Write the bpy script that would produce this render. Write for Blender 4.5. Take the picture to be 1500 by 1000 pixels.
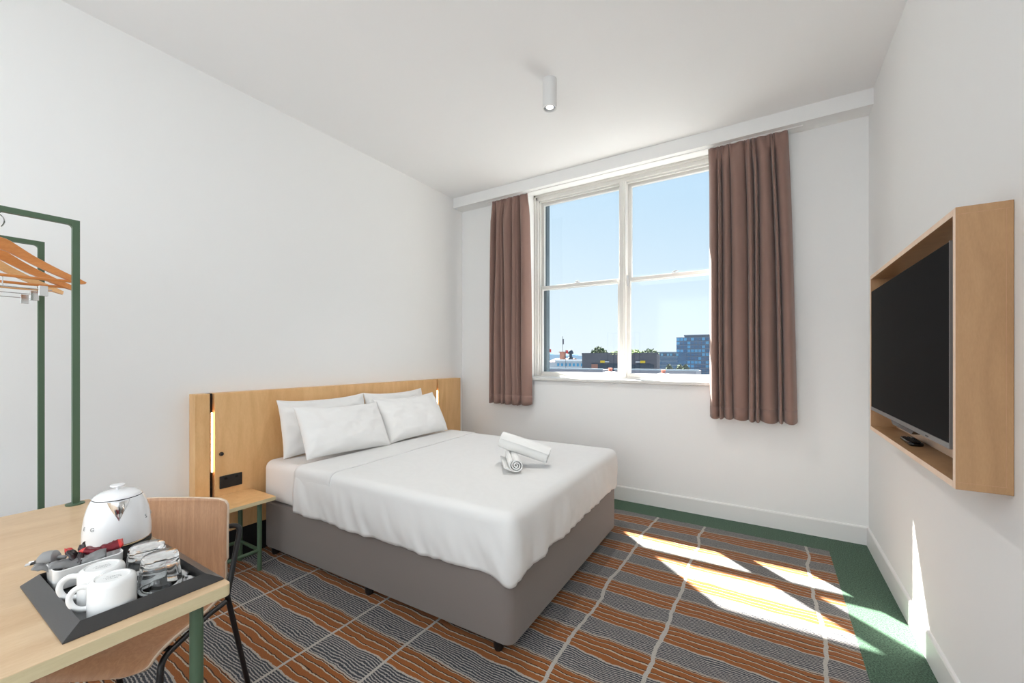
import bpy, bmesh, math, random
from mathutils import Vector, Matrix, noise
random.seed(7)
for o in list(bpy.data.objects): bpy.data.objects.remove(o)
S = bpy.context.scene
C = S.collection
PI = math.pi

# ---------------------------------------------------------------- camera
cam_d = bpy.data.cameras.new('camera'); cam = bpy.data.objects.new('camera', cam_d); C.objects.link(cam)
cam.location = (0, 0, 1.25); cam.rotation_euler = (PI/2, 0, math.radians(31.93))
cam_d.sensor_width = 36; cam_d.lens = 603.84/1500*36; cam_d.shift_y = 24.07/1500
cam_d.clip_start = .05; cam_d.clip_end = 3000
S.camera = cam
# ---------------------------------------------------------------- colour management
S.view_settings.view_transform = 'Standard'; S.view_settings.look = 'None'
S.view_settings.gamma = 1; S.view_settings.use_curve_mapping = False
S.view_settings.exposure = 0.90
# ---------------------------------------------------------------- sky
SKY_STRENGTH = 0.95
W = bpy.data.worlds.new('sky'); S.world = W; W.use_nodes = True
wn = W.node_tree; wn.nodes.clear()
wo = wn.nodes.new('ShaderNodeOutputWorld'); wb = wn.nodes.new('ShaderNodeBackground')
wt = wn.nodes.new('ShaderNodeTexCoord'); wx = wn.nodes.new('ShaderNodeSeparateXYZ')
wr = wn.nodes.new('ShaderNodeValToRGB')
wn.links.new(wt.outputs['Generated'], wx.inputs[0])
# elevation minus a haze term that grows towards the sun (which stands to the left of the window)
wd = wn.nodes.new('ShaderNodeVectorMath'); wd.operation = 'DOT_PRODUCT'
wn.links.new(wt.outputs['Generated'], wd.inputs[0]); wd.inputs[1].default_value = (-.73, .68, 0)
wm = wn.nodes.new('ShaderNodeMath'); wm.operation = 'MULTIPLY_ADD'
wn.links.new(wd.outputs['Value'], wm.inputs[0]); wm.inputs[1].default_value = -.42
wn.links.new(wx.outputs['Z'], wm.inputs[2])
wa = wn.nodes.new('ShaderNodeMath'); wa.operation = 'ADD'; wa.inputs[1].default_value = .42
wn.links.new(wm.outputs[0], wa.inputs[0])
wn.links.new(wa.outputs[0], wr.inputs[0])
el = wr.color_ramp.elements
el[0].position = 0.0; el[0].color = (.54, .585, .615, 1)
el[1].position = 1.0; el[1].color = (.19, .33, .54, 1)
e = el.new(.12); e.color = (.49, .56, .605, 1)
e = el.new(.45); e.color = (.35, .47, .575, 1)
wb.inputs['Strength'].default_value = SKY_STRENGTH
wn.links.new(wr.outputs[0], wb.inputs[0]); wn.links.new(wb.outputs[0], wo.inputs[0])
# ---------------------------------------------------------------- sun
sd = bpy.data.lights.new('sun', 'SUN'); sun = bpy.data.objects.new('sun', sd); C.objects.link(sun)
sd.energy = 26.0; sd.angle = math.radians(.6); sd.color = (1, .955, .88)
sun.rotation_euler = Vector((1.07, -1, -1.72)).to_track_quat('-Z', 'Y').to_euler(); sun.location = (-4, 8, 8)
# ---------------------------------------------------------------- added soft fill lights behind the camera, not real fixtures
def area(name, loc, rot, sx, sy, e, col=(1, .97, .93)):
    d = bpy.data.lights.new(name, 'AREA'); d.shape = 'RECTANGLE'; d.size = sx; d.size_y = sy; d.energy = e; d.color = col
    o = bpy.data.objects.new(name, d); C.objects.link(o); o.location = loc; o.rotation_euler = rot; return o
area('ceiling_fill_light', (-1.2, -1.3, 2.93), (0, 0, 0), 2.6, 1.4, 13, (.84, .925, 1))  # added fill under the rear ceiling, stands for no known lamp
area('back_fill_light', (-.9, -2.25, 1.4), (PI/2, 0, PI), 2.6, 2.4, 29, (.86, .935, 1))  # added fill at the back wall, brightens far wall and bed
area('side_fill_light', (.54, -1.15, 1.45), (PI/2, 0, PI/2), 1.9, 2.3, 5, (.86, .935, 1))  # added fill on the right wall, brightens left wall and bed foot
area('window_daylight', (-1.15, 4.02, 2.0), (PI/2, 0, PI), 1.7, 1.7, 1.0)
bpy.data.lights['window_daylight'].cycles.is_portal = True
S.cycles.max_bounces = 10; S.cycles.diffuse_bounces = 6; S.cycles.transparent_max_bounces = 16
S.cycles.sample_clamp_indirect = 6; S.cycles.caustics_refractive = False; S.cycles.caustics_reflective = False
S.cycles.use_denoising = True

# ================================================================ materials
def newmat(name):
    m = bpy.data.materials.new(name); m.use_nodes = True
    return m, m.node_tree, m.node_tree.nodes['Principled BSDF']
def hexc(r, g, b):
    f = lambda c: (c/255/12.92) if c/255 <= .04045 else ((c/255+.055)/1.055)**2.4
    return (f(r), f(g), f(b), 1)
def M_plain(name, col, rough=.5, metal=0, bump=0, bscale=200, spec=None, sheen=0, coat=0, vary=0.0, vscale=6):
    m, nt, p = newmat(name); p.inputs['Base Color'].default_value = col
    p.inputs['Roughness'].default_value = rough; p.inputs['Metallic'].default_value = metal
    if spec is not None: p.inputs['Specular IOR Level'].default_value = spec
    if sheen: p.inputs['Sheen Weight'].default_value = sheen
    if coat: p.inputs['Coat Weight'].default_value = coat; p.inputs['Coat Roughness'].default_value = .05
    tc = nt.nodes.new('ShaderNodeTexCoord')
    if vary:
        n = nt.nodes.new('ShaderNodeTexNoise'); n.inputs['Scale'].default_value = vscale; n.inputs['Detail'].default_value = 4
        nt.links.new(tc.outputs['Object'], n.inputs['Vector'])
        mx = nt.nodes.new('ShaderNodeMix'); mx.data_type = 'RGBA'
        mx.inputs[6].default_value = tuple(c*(1-vary) for c in col[:3])+(1,); mx.inputs[7].default_value = tuple(min(1, c*(1+vary)) for c in col[:3])+(1,)
        nt.links.new(n.outputs[0], mx.inputs[0]); nt.links.new(mx.outputs[2], p.inputs['Base Color'])
    if bump:
        n = nt.nodes.new('ShaderNodeTexNoise'); n.inputs['Scale'].default_value = bscale; n.inputs['Detail'].default_value = 3
        nt.links.new(tc.outputs['Object'], n.inputs['Vector'])
        b = nt.nodes.new('ShaderNodeBump'); b.inputs['Strength'].default_value = bump; b.inputs['Distance'].default_value = .002
        nt.links.new(n.outputs[0], b.inputs['Height']); nt.links.new(b.outputs[0], p.inputs['Normal'])
    return m
def M_wood(name, c1, c2, scale=(1, 1, 1), rough=.45, ring=3.0, fine=.35):
    """grain runs along the axis with the smallest scale"""
    m, nt, p = newmat(name); L = nt.links
    tc = nt.nodes.new('ShaderNodeTexCoord'); mp = nt.nodes.new('ShaderNodeMapping'); mp.inputs['Scale'].default_value = scale
    L.new(tc.outputs['Object'], mp.inputs[0])
    n1 = nt.nodes.new('ShaderNodeTexNoise'); n1.inputs['Scale'].default_value = ring; n1.inputs['Detail'].default_value = 5; n1.inputs['Distortion'].default_value = 1.2
    L.new(mp.outputs[0], n1.inputs['Vector'])
    n2 = nt.nodes.new('ShaderNodeTexNoise'); n2.inputs['Scale'].default_value = ring*9; n2.inputs['Detail'].default_value = 6
    mp2 = nt.nodes.new('ShaderNodeMapping'); mp2.inputs['Scale'].default_value = tuple(s*(2.5 if s > 1 else .8) for s in scale)
    L.new(tc.outputs['Object'], mp2.inputs[0]); L.new(mp2.outputs[0], n2.inputs['Vector'])
    mx = nt.nodes.new('ShaderNodeMix'); mx.data_type = 'FLOAT'; mx.inputs[0].default_value = fine
    L.new(n1.outputs[0], mx.inputs[2]); L.new(n2.outputs[0], mx.inputs[3])
    r = nt.nodes.new('ShaderNodeValToRGB'); r.color_ramp.elements[0].position = .3; r.color_ramp.elements[0].color = c1
    r.color_ramp.elements[1].position = .7; r.color_ramp.elements[1].color = c2
    L.new(mx.outputs[0], r.inputs[0]); L.new(r.outputs[0], p.inputs['Base Color'])
    p.inputs['Roughness'].default_value = rough
    b = nt.nodes.new('ShaderNodeBump'); b.inputs['Strength'].default_value = .08; b.inputs['Distance'].default_value = .001
    L.new(n2.outputs[0], b.inputs['Height']); L.new(b.outputs[0], p.inputs['Normal'])
    return m
def M_fabric(name, col, weave=900, bump=.25, sheen=.2, rough=.9, vary=.06):
    m, nt, p = newmat(name); L = nt.links
    tc = nt.nodes.new('ShaderNodeTexCoord')
    n = nt.nodes.new('ShaderNodeTexNoise'); n.inputs['Scale'].default_value = weave*.35; n.inputs['Detail'].default_value = 2
    L.new(tc.outputs['Object'], n.inputs['Vector'])
    w = nt.nodes.new('ShaderNodeTexWave'); w.inputs['Scale'].default_value = weave*.3; w.bands_direction = 'Z'; w.inputs['Distortion'].default_value = 2
    L.new(tc.outputs['Object'], w.inputs['Vector'])
    mx = nt.nodes.new('ShaderNodeMix'); mx.data_type = 'FLOAT'; mx.inputs[0].default_value = .5
    L.new(n.outputs[0], mx.inputs[2]); L.new(w.outputs['Fac'], mx.inputs[3])
    mc = nt.nodes.new('ShaderNodeMix'); mc.data_type = 'RGBA'
    mc.inputs[6].default_value = tuple(c*(1-vary) for c in col[:3])+(1,); mc.inputs[7].default_value = tuple(min(1, c*(1+vary)) for c in col[:3])+(1,)
    L.new(mx.outputs[0], mc.inputs[0]); L.new(mc.outputs[2], p.inputs['Base Color'])
    p.inputs['Roughness'].default_value = rough; p.inputs['Sheen Weight'].default_value = sheen; p.inputs['Specular IOR Level'].default_value = .2
    b = nt.nodes.new('ShaderNodeBump'); b.inputs['Strength'].default_value = bump; b.inputs['Distance'].default_value = .0008
    L.new(mx.outputs[0], b.inputs['Height']); L.new(b.outputs[0], p.inputs['Normal'])
    return m
def M_emit(name, col, s):
    m, nt, p = newmat(name); p.inputs['Base Color'].default_value = col
    p.inputs['Emission Color'].default_value = col; p.inputs['Emission Strength'].default_value = s; return m
def M_pane(name, tint=(.97, .985, .99, 1), refl=.9):
    m = bpy.data.materials.new(name); m.use_nodes = True; nt = m.node_tree; nt.nodes.clear()
    o = nt.nodes.new('ShaderNodeOutputMaterial'); t = nt.nodes.new('ShaderNodeBsdfTransparent'); g = nt.nodes.new('ShaderNodeBsdfGlossy')
    t.inputs[0].default_value = tint; g.inputs['Roughness'].default_value = .01
    lw = nt.nodes.new('ShaderNodeLayerWeight'); lw.inputs[0].default_value = .5
    f = nt.nodes.new('ShaderNodeMath'); f.operation = 'POWER'; f.inputs[1].default_value = 5; nt.links.new(lw.outputs['Facing'], f.inputs[0])
    k = nt.nodes.new('ShaderNodeMath'); k.operation = 'MULTIPLY_ADD'; k.inputs[1].default_value = refl*.6; k.inputs[2].default_value = .02; nt.links.new(f.outputs[0], k.inputs[0])
    x = nt.nodes.new('ShaderNodeMixShader'); nt.links.new(k.outputs[0], x.inputs[0]); nt.links.new(t.outputs[0], x.inputs[1]); nt.links.new(g.outputs[0], x.inputs[2])
    nt.links.new(x.outputs[0], o.inputs[0]); return m
def M_glass(name):
    m, nt, p = newmat(name); p.inputs['Transmission Weight'].default_value = 1; p.inputs['Roughness'].default_value = .02
    p.inputs['IOR'].default_value = 1.47; p.inputs['Base Color'].default_value = (.97, .98, .98, 1); return m

m_wall = M_plain('wall_paint', hexc(241, 241, 240), .85, bump=.05, bscale=60, spec=.15)
m_ceil = M_plain('ceiling_paint', hexc(243, 243, 243), .9, spec=.1)
m_trim = M_plain('gloss_trim_paint', hexc(234, 233, 231), .4)
m_frame = M_plain('window_frame_paint', hexc(222, 220, 216), .5)
m_extdark = M_plain('dark_outside_render', hexc(92, 106, 112), .8, vary=.1)
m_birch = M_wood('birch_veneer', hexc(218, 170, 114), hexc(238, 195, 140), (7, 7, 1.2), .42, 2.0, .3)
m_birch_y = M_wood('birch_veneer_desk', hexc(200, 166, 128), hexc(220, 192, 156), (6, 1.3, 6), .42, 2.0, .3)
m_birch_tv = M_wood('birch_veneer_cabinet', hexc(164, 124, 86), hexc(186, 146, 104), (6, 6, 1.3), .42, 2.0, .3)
m_plyedge = M_wood('pale_ply_edge', hexc(208, 192, 150), hexc(224, 211, 174), (2, 2, 30), .5, 2.0, .3)
m_tvedge = M_wood('pale_cabinet_edge', hexc(236, 204, 176), hexc(246, 222, 198), (5, 5, 5), .5, 2.0, .3)
m_oak = M_wood('oak_chair_veneer', hexc(164, 120, 88), hexc(204, 160, 124), (22, 22, 1.0), .45, 3.0, .55)
m_oakedge = M_plain('chair_ply_edge', hexc(228, 206, 182), .5, vary=.08, vscale=40)
m_hang = M_wood('hanger_wood', hexc(186, 112, 52), hexc(216, 144, 78), (9, 1.2, 9), .35, 3.0, .4)
m_hang2 = M_wood('pale_hanger_wood', hexc(206, 152, 96), hexc(228, 182, 128), (9, 1.2, 9), .35, 3.0, .4)
m_green = M_plain('green_powder_coat', hexc(76, 99, 77), .45, bump=.05, bscale=400)
m_black = M_plain('black_powder_coat', hexc(24, 24, 25), .4)
m_blackgl = M_plain('black_gloss_plastic', hexc(14, 14, 15), .18)
m_blackmt = M_plain('black_matt_plastic', hexc(22, 22, 23), .6)
m_plinth = M_plain('black_plinth', hexc(18, 18, 19), .7)
m_screen = M_plain('tv_screen', hexc(17, 17, 17), .45, spec=.02)
m_bezel = M_plain('tv_bezel', hexc(128, 124, 122), .35, metal=.3)
m_chrome = M_plain('chrome', (.8, .8, .8, 1), .12, metal=1)
m_steel = M_plain('brushed_steel', (.62, .62, .63, 1), .3, metal=1)
m_ceramic = M_plain('white_ceramic', hexc(238, 238, 237), .15, coat=.3)
m_kettle = M_plain('kettle_enamel', hexc(240, 240, 241), .18, coat=.5)
m_tray = M_plain('charcoal_tray', hexc(56, 55, 55), .3, bump=.2, bscale=500)
m_trayin = M_plain('black_tray_floor', hexc(30, 30, 30), .25)
m_sheet = M_fabric('white_cotton_sheet', hexc(227, 226, 224), 900, .12, .1, .9, .015)
m_matt = M_fabric('white_fitted_sheet', hexc(232, 228, 225), 900, .12, .1, .9, .015)
m_pillow = M_fabric('white_pillow_cotton', hexc(235, 234, 232), 900, .12, .1, .9, .015)
m_towel = M_fabric('white_terry', hexc(236, 235, 232), 380, .9, .4, 1, .03)
m_base = M_fabric('grey_upholstery', hexc(126, 117, 112), 700, .3, .25, .9, .08)
m_curtain = M_fabric('brown_curtain', hexc(148, 119, 109), 800, .2, .25, .85, .05)
m_lamp = M_plain('white_lamp_metal', hexc(225, 225, 224), .5)
m_led = M_emit('warm_led', (1, .66, .38, 1), 5.0)
m_pane = M_pane('window_glass')
m_tumbler = M_glass('tumbler_glass')
m_redfoil = M_plain('dark_red_foil', hexc(118, 28, 40), .3, metal=.3, vary=.3, vscale=60)
m_redbr = M_plain('bright_red_foil', hexc(214, 62, 58), .3, vary=.2, vscale=60)
m_grfoil = M_plain('grey_sachet_paper', hexc(128, 128, 128), .45, vary=.15, vscale=60)
m_dkfoil = M_plain('dark_sachet_foil', hexc(50, 42, 44), .3, vary=.3, vscale=60)
m_plug = M_plain('grey_plug_plastic', hexc(140, 140, 140), .45)
m_mark = M_plain('grey_print', hexc(150, 152, 152), .5)

# ---- carpet
def carpet():
    m, nt, p = newmat('striped_carpet'); L = nt.links; N = nt.nodes
    def val(v):
        n = N.new('ShaderNodeValue'); n.outputs[0].default_value = v; return n.outputs[0]
    def mth(op, a, b=None, c=None):
        n = N.new('ShaderNodeMath'); n.operation = op
        for i, q in enumerate((a, b, c)):
            if q is None: continue
            if isinstance(q, (int, float)): n.inputs[i].default_value = q
            else: L.new(q, n.inputs[i])
        return n.outputs[0]
    geo = N.new('ShaderNodeNewGeometry'); sx = N.new('ShaderNodeSeparateXYZ'); L.new(geo.outputs['Position'], sx.inputs[0])
    X, Y = sx.outputs[0], sx.outputs[1]
    def nz(scx, scy, off, detail=1):
        c = N.new('ShaderNodeCombineXYZ'); L.new(mth('MULTIPLY', X, scx), c.inputs[0]); L.new(mth('MULTIPLY', Y, scy), c.inputs[1]); c.inputs[2].default_value = off
        n = N.new('ShaderNodeTexNoise'); n.inputs['Scale'].default_value = 1; n.inputs['Detail'].default_value = detail; L.new(c.outputs[0], n.inputs['Vector'])
        return mth('SUBTRACT', n.outputs[0], .5)
    wob = mth('ADD', mth('MULTIPLY', nz(2.6, 5, 0), .045), mth('MULTIPLY', nz(11, 14, 7), .022))
    wob = mth('ADD', wob, mth('MULTIPLY', nz(80, 60, 3), .006))
    u = mth('ADD', Y, wob)
    t = mth('FRACT', mth('ADD', mth('DIVIDE', mth('SUBTRACT', u, 1.345), .2475), 100.5))
    ad = mth('ABSOLUTE', mth('SUBTRACT', t, .5))
    grey = mth('LESS_THAN', ad, .232)
    # fine lines inside the grey band
    thr = nz(90, 30, 11, 2)
    fl = mth('GREATER_THAN', mth('FRACT', mth('ADD', mth('MULTIPLY', t, 23), mth('MULTIPLY', thr, .4))), .60)
    edge = mth('MULTIPLY', mth('GREATER_THAN', ad, .226), mth('LESS_THAN', ad, .256))
    r = mth('FRACT', mth('ADD', t, .25 + .008))
    def bar(c, w): return mth('LESS_THAN', mth('ABSOLUTE', mth('SUBTRACT', r, c)), w)
    wl = bar(.115, .0075)
    for c, w in ((.245, .012), (.375, .008), (.475, .0055)): wl = mth('MAXIMUM', wl, bar(c, w))
    dk = bar(.131, .008)
    for c in (.266, .391, .488): dk = mth('MAXIMUM', dk, bar(c, .008))
    def mix(f, a, b):
        n = N.new('ShaderNodeMix'); n.data_type = 'RGBA'; L.new(f, n.inputs[0])
        for i, q in ((6, a), (7, b)):
            if isinstance(q, tuple): n.inputs[i].default_value = q
            else: L.new(q, n.inputs[i])
        return n.outputs[2]
    spk = mth('ADD', mth('MULTIPLY', nz(420, 420, 5, 2), 1.6), .5)
    org = mix(spk, hexc(108, 62, 28), hexc(164, 99, 48))
    org = mix(dk, org, hexc(58, 36, 24))
    org = mix(wl, org, hexc(178, 164, 146))
    spk2 = mth('ADD', mth('MULTIPLY', nz(300, 300, 9, 2), 2.4), .5)
    dark = mix(spk2, hexc(30, 32, 42), hexc(74, 76, 82))
    lite = mix(spk2, hexc(120, 118, 116), hexc(188, 182, 176))
    gr = mix(fl, dark, lite)
    col = mix(grey, org, gr)
    col = mix(edge, col, hexc(166, 158, 148))
    # long pale lines along the room
    ww = mth('ADD', mth('MULTIPLY', nz(3, 3.2, 21), .075), mth('MULTIPLY', nz(4, 22, 23), .016))
    ws = mth('MULTIPLY', nz(4, 3, 31), .016)
    lm = None
    for xc, wv in ((.203, ww), (-.405, ww), (-.75, ww), (-1.34, ws), (-1.682, ws), (-2.264, ws), (-2.62, ws)):
        q = mth('LESS_THAN', mth('ABSOLUTE', mth('SUBTRACT', mth('ADD', X, wv), xc)), .0085 if wv is ww else .0065)
        lm = q if lm is None else mth('MAXIMUM', lm, q)
    col = mix(lm, col, mix(spk2, hexc(150, 144, 138), hexc(190, 184, 176)))
    gm = mth('MAXIMUM', mth('GREATER_THAN', X, .331), mth('GREATER_THAN', Y, 3.352))
    gs = mth('ADD', mth('MULTIPLY', nz(170, 170, 41, 3), 3.0), .5)
    grn = mix(gs, hexc(36, 58, 44), hexc(88, 118, 96))
    col = mix(gm, col, grn)
    L.new(col, p.inputs['Base Color'])
    p.inputs['Roughness'].default_value = 1; p.inputs['Specular IOR Level'].default_value = .05; p.inputs['Sheen Weight'].default_value = .15
    b = N.new('ShaderNodeBump'); b.inputs['Strength'].default_value = .35; b.inputs['Distance'].default_value = .003
    L.new(nz(500, 500, 55, 2), b.inputs['Height']); L.new(b.outputs[0], p.inputs['Normal'])
    return m
m_carpet = carpet()

# ================================================================ helpers
def tag(o, label=None, cat=None, group=None, kind=None):
    if label: o['label'] = label
    if cat: o['category'] = cat
    if group: o['group'] = group
    if kind: o['kind'] = kind
    return o
def thing(name, label, cat, loc=(0, 0, 0), rot=(0, 0, 0), group=None):
    o = bpy.data.objects.new(name, None); o.empty_display_size = .05; C.objects.link(o); o.location = loc; o.rotation_euler = rot
    return tag(o, label, cat, group)
ORG = {}
def obj(name, bm, mat, parent=None, local=False, smooth=False, bevel=0, bseg=2, origin=None, autosmooth=None):
    """bm holds world coordinates unless local; a child's mesh is stored relative to its parent"""
    if isinstance(bm, tuple):
        me = bpy.data.meshes.new(name); me.from_pydata([tuple(v) for v in bm[0]], [], bm[1]); b2 = bmesh.new(); b2.from_mesh(me); bpy.data.meshes.remove(me); bm = b2
    off = Vector((0, 0, 0))
    if not local:
        q = parent
        if q is not None:
            while q is not None: off += q.location; q = q.parent
        elif origin is not None: off = Vector(origin)
        elif bm.verts:
            xs = [v.co for v in bm.verts]
            off = Vector(((min(v.x for v in xs)+max(v.x for v in xs))/2, (min(v.y for v in xs)+max(v.y for v in xs))/2, min(v.z for v in xs)))
        for v in bm.verts: v.co -= off
    bmesh.ops.recalc_face_normals(bm, faces=bm.faces)
    me = bpy.data.meshes.new(name); bm.to_mesh(me); bm.free()
    for mm in (mat if isinstance(mat, (list, tuple)) else [mat]): me.materials.append(mm)
    o = bpy.data.objects.new(name, me); C.objects.link(o)
    if parent is not None: o.parent = parent
    elif not local: o.location = off
    if bevel:
        md = o.modifiers.new('bevel', 'BEVEL'); md.width = bevel; md.segments = bseg; md.limit_method = 'ANGLE'; md.angle_limit = math.radians(40)
        smooth = True if smooth is False else smooth
    if smooth:
        for f in me.polygons: f.use_smooth = True
        if smooth != 'full':
            # keep flat look across sharp corners
            b3 = bmesh.new(); b3.from_mesh(me)
            for e_ in b3.edges:
                if len(e_.link_faces) == 2 and e_.calc_face_angle(0) > math.radians(40): e_.smooth = False
            b3.to_mesh(me); b3.free()
            if bevel:
                w = o.modifiers.new('wn', 'WEIGHTED_NORMAL'); w.keep_sharp = False
    return o
def bx(bm, x0, x1, y0, y1, z0, z1, mi=0):
    vs = [bm.verts.new(p) for p in ((x0, y0, z0), (x1, y0, z0), (x1, y1, z0), (x0, y1, z0), (x0, y0, z1), (x1, y0, z1), (x1, y1, z1), (x0, y1, z1))]
    fs = []
    for f in ((0, 3, 2, 1), (4, 5, 6, 7), (0, 1, 5, 4), (1, 2, 6, 5), (2, 3, 7, 6), (3, 0, 4, 7)):
        q = bm.faces.new([vs[i] for i in f]); q.material_index = mi; fs.append(q)
    return fs
def box(name, x0, x1, y0, y1, z0, z1, mat, parent=None, bevel=0, **k):
    bm = bmesh.new(); bx(bm, x0, x1, y0, y1, z0, z1); return obj(name, bm, mat, parent, bevel=bevel, **k)
def catmull(pts, n=6, closed=False):
    P_ = [Vector(p) for p in pts]; out = []
    L_ = len(P_)
    for i in range(L_ if closed else L_-1):
        g = lambda k: P_[k % L_] if closed else P_[max(0, min(L_-1, k))]
        p0, p1, p2, p3 = g(i-1), g(i), g(i+1), g(i+2)
        for j in range(n):
            t = j/n
            out.append(.5*((2*p1)+(-p0+p2)*t+(2*p0-5*p1+4*p2-p3)*t*t+(-p0+3*p1-3*p2+p3)*t**3))
    if not closed: out.append(P_[-1])
    return out
def fillet(pts, r, n=5):
    """rounds the inner corners of a polyline"""
    P_ = [Vector(p) for p in pts]; out = [P_[0]]
    for i in range(1, len(P_)-1):
        a, b, c = P_[i-1], P_[i], P_[i+1]; u = (a-b).normalized(); v = (c-b).normalized()
        ang = u.angle(v); d = min(r/max(math.tan(ang/2), 1e-3), (a-b).length*.49, (c-b).length*.49)
        s, e_ = b+u*d, b+v*d
        for j in range(n+1):
            t = j/n; out.append((1-t)**2*s+2*t*(1-t)*b+t*t*e_)
    out.append(P_[-1]); return out
def tube(bm, pts, r, seg=10, caps=True, closed=False, flat=1.0, upv=None):
    pts = [Vector(p) for p in pts]; n = len(pts); rings = []
    up = None
    for i, p in enumerate(pts):
        if closed: t = (pts[(i+1) % n]-pts[i-1]).normalized()
        else: t = (pts[min(n-1, i+1)]-pts[max(0, i-1)]).normalized()
        if up is None:
            up = Vector(upv) if upv else (Vector((0, 0, 1)) if abs(t.z) < .9 else Vector((1, 0, 0)))
        s = t.cross(up).normalized(); up = s.cross(t).normalized()
        rr = r[i] if isinstance(r, (list, tuple)) else r
        rings.append([bm.verts.new(p+(s*math.cos(2*PI*k/seg)*flat+up*math.sin(2*PI*k/seg))*rr) for k in range(seg)])
    for i in range(n if closed else n-1):
        a, b = rings[i], rings[(i+1) % n]
        for k in range(seg): bm.faces.new((a[k], a[(k+1) % seg], b[(k+1) % seg], b[k]))
    if caps and not closed:
        bm.faces.new(rings[0][::-1]); bm.faces.new(rings[-1])
    return bm
def lathe(bm, prof, cx=0, cy=0, seg=32, sx=1, sy=1, rfun=None):
    rings = []
    for (r, z) in prof:
        if r < 1e-6: rings.append([bm.verts.new((cx, cy, z))])
        else:
            rings.append([bm.verts.new((cx+math.cos(2*PI*k/seg)*r*sx*(rfun(2*PI*k/seg, z) if rfun else 1), cy+math.sin(2*PI*k/seg)*r*sy*(rfun(2*PI*k/seg, z) if rfun else 1), z)) for k in range(seg)])
    for a, b in zip(rings, rings[1:]):
        if len(a) == 1 and len(b) == 1: continue
        for k in range(seg):
            k2 = (k+1) % seg
            if len(a) == 1: bm.faces.new((a[0], b[k], b[k2]))
            elif len(b) == 1: bm.faces.new((a[k], a[k2], b[0]))
            else: bm.faces.new((a[k], a[k2], b[k2], b[k]))
    return bm
def copy_tree(o, parent=None):
    c = o.copy(); C.objects.link(c); c.parent = parent
    for ch in list(o.children): copy_tree(ch, c)
    return c

# ================================================================ the room
RX, LX, FY, BY, H = .5657, -2.8929, 3.5959, -2.3, 2.9716
OX0, OX1, OZ0, OZ1, OUT = -2.09, -.22, 1.03, 2.945, 4.0
fl = bmesh.new(); bx(fl, LX-.1, RX+.1, BY-.1, FY+.02, -.1, 0)
tag(obj('floor', fl, m_carpet), 'striped orange and grey carpet with green border', kind='structure')
tag(box('ceiling', LX-.1, RX+.1, BY-.1, OUT, H, H+.12, m_ceil), 'plain white ceiling', kind='structure')
tag(box('wall_left', LX-.12, LX, BY-.1, OUT, 0, H, m_wall), 'white wall behind the headboard', kind='structure')
tag(box('wall_right', RX, RX+.12, BY-.1, OUT, 0, H, m_wall), 'white wall that carries the television', kind='structure')
tag(box('wall_back', LX, RX, BY-.1, BY, 0, H, m_wall), kind='structure')
wf = bmesh.new()
bx(wf, LX, OX0, FY, OUT, 0, H); bx(wf, OX1, RX, FY, OUT, 0, H); bx(wf, OX0, OX1, FY, OUT, 0, OZ0); bx(wf, OX0, OX1, FY, OUT, OZ1, H)
bmesh.ops.remove_doubles(wf, verts=wf.verts, dist=1e-5)
tag(obj('wall_far', wf, m_wall), 'white window wall', kind='structure')
# bulkhead under the ceiling
tag(box('trim_1', LX, RX, 3.445, FY, H-.1047, H, m_wall), 'white boxed bulkhead above the curtains', kind='structure')
# dark outer reveal
er = bmesh.new()
bx(er, OX0, -2.015, 3.93, OUT+.004, OZ0+.03, 2.91); bx(er, -.29, OX1, 3.93, OUT+.004, OZ0+.03, 2.91); bx(er, OX0, OX1, 3.93, OUT+.004, 2.91, OZ1)
bx(er, OX0, OX1, 3.93, OUT+.06, OZ0-.03, OZ0+.03)
tag(obj('trim_2', er, m_extdark), 'dark grey outside window reveal', kind='structure')
# baseboards: board with a small rounded top
def baseb(name, pts):
    bm = bmesh.new(); prof = [(0, 0), (.012, 0), (.012, .112), (.009, .119), (.004, .122), (0, .1228)]
    (xa, ya), (xb, yb), (nx, ny) = pts
    r0 = [bm.verts.new((xa+nx*d, ya+ny*d, z)) for d, z in prof]; r1 = [bm.verts.new((xb+nx*d, yb+ny*d, z)) for d, z in prof]
    for k in range(len(prof)): bm.faces.new((r0[k], r0[(k+1) % len(prof)], r1[(k+1) % len(prof)], r1[k]))
    bm.faces.new(r0); bm.faces.new(r1[::-1])
    tag(obj(name, bm, m_trim), kind='structure')
baseb('baseboard_far', ((LX, FY), (RX, FY), (0, -1)))
baseb('baseboard_right', ((RX, FY-.012), (RX, BY), (-1, 0)))
baseb('baseboard_left', ((LX, 1.03), (LX, BY), (1, 0)))

# ---------------------------------------------------------------- window
win = thing('window_1', 'white double sash window looking over the city', None, (-1.155, 3.86, OZ0+.03))
win['kind'] = 'structure'
f = bmesh.new()
bx(f, OX0, -2.05, 3.80, 3.93, 1.06, OZ1); bx(f, -.26, OX1, 3.80, 3.93, 1.06, OZ1)
bx(f, OX0, OX1, 3.80, 3.93, 2.89, OZ1); bx(f, OX0, OX1, 3.80, 3.93, 1.05, 1.068)
obj('outer_frame', f, m_frame, win, bevel=.003)
f = bmesh.new()     # stepped beads on the room side
for d, y0 in ((.022, 3.785), ):
    bx(f, OX0, OX0+d, y0, 3.80, 1.06, OZ1); bx(f, OX1-d, OX1, y0, 3.80, 1.06, OZ1); bx(f, OX0, OX1, y0, 3.80, OZ1-d, OZ1)
bx(f, -2.05, -2.036, 3.825, 3.84, 1.068, 2.89); bx(f, -.274, -.26, 3.825, 3.84, 1.068, 2.89)
bx(f, -2.05, -1.185, 3.825, 3.84, 2.874, 2.89); bx(f, -1.127, -.26, 3.825, 3.84, 2.874, 2.89)
obj('stop_bead', f, m_frame, win, bevel=.002)
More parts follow.
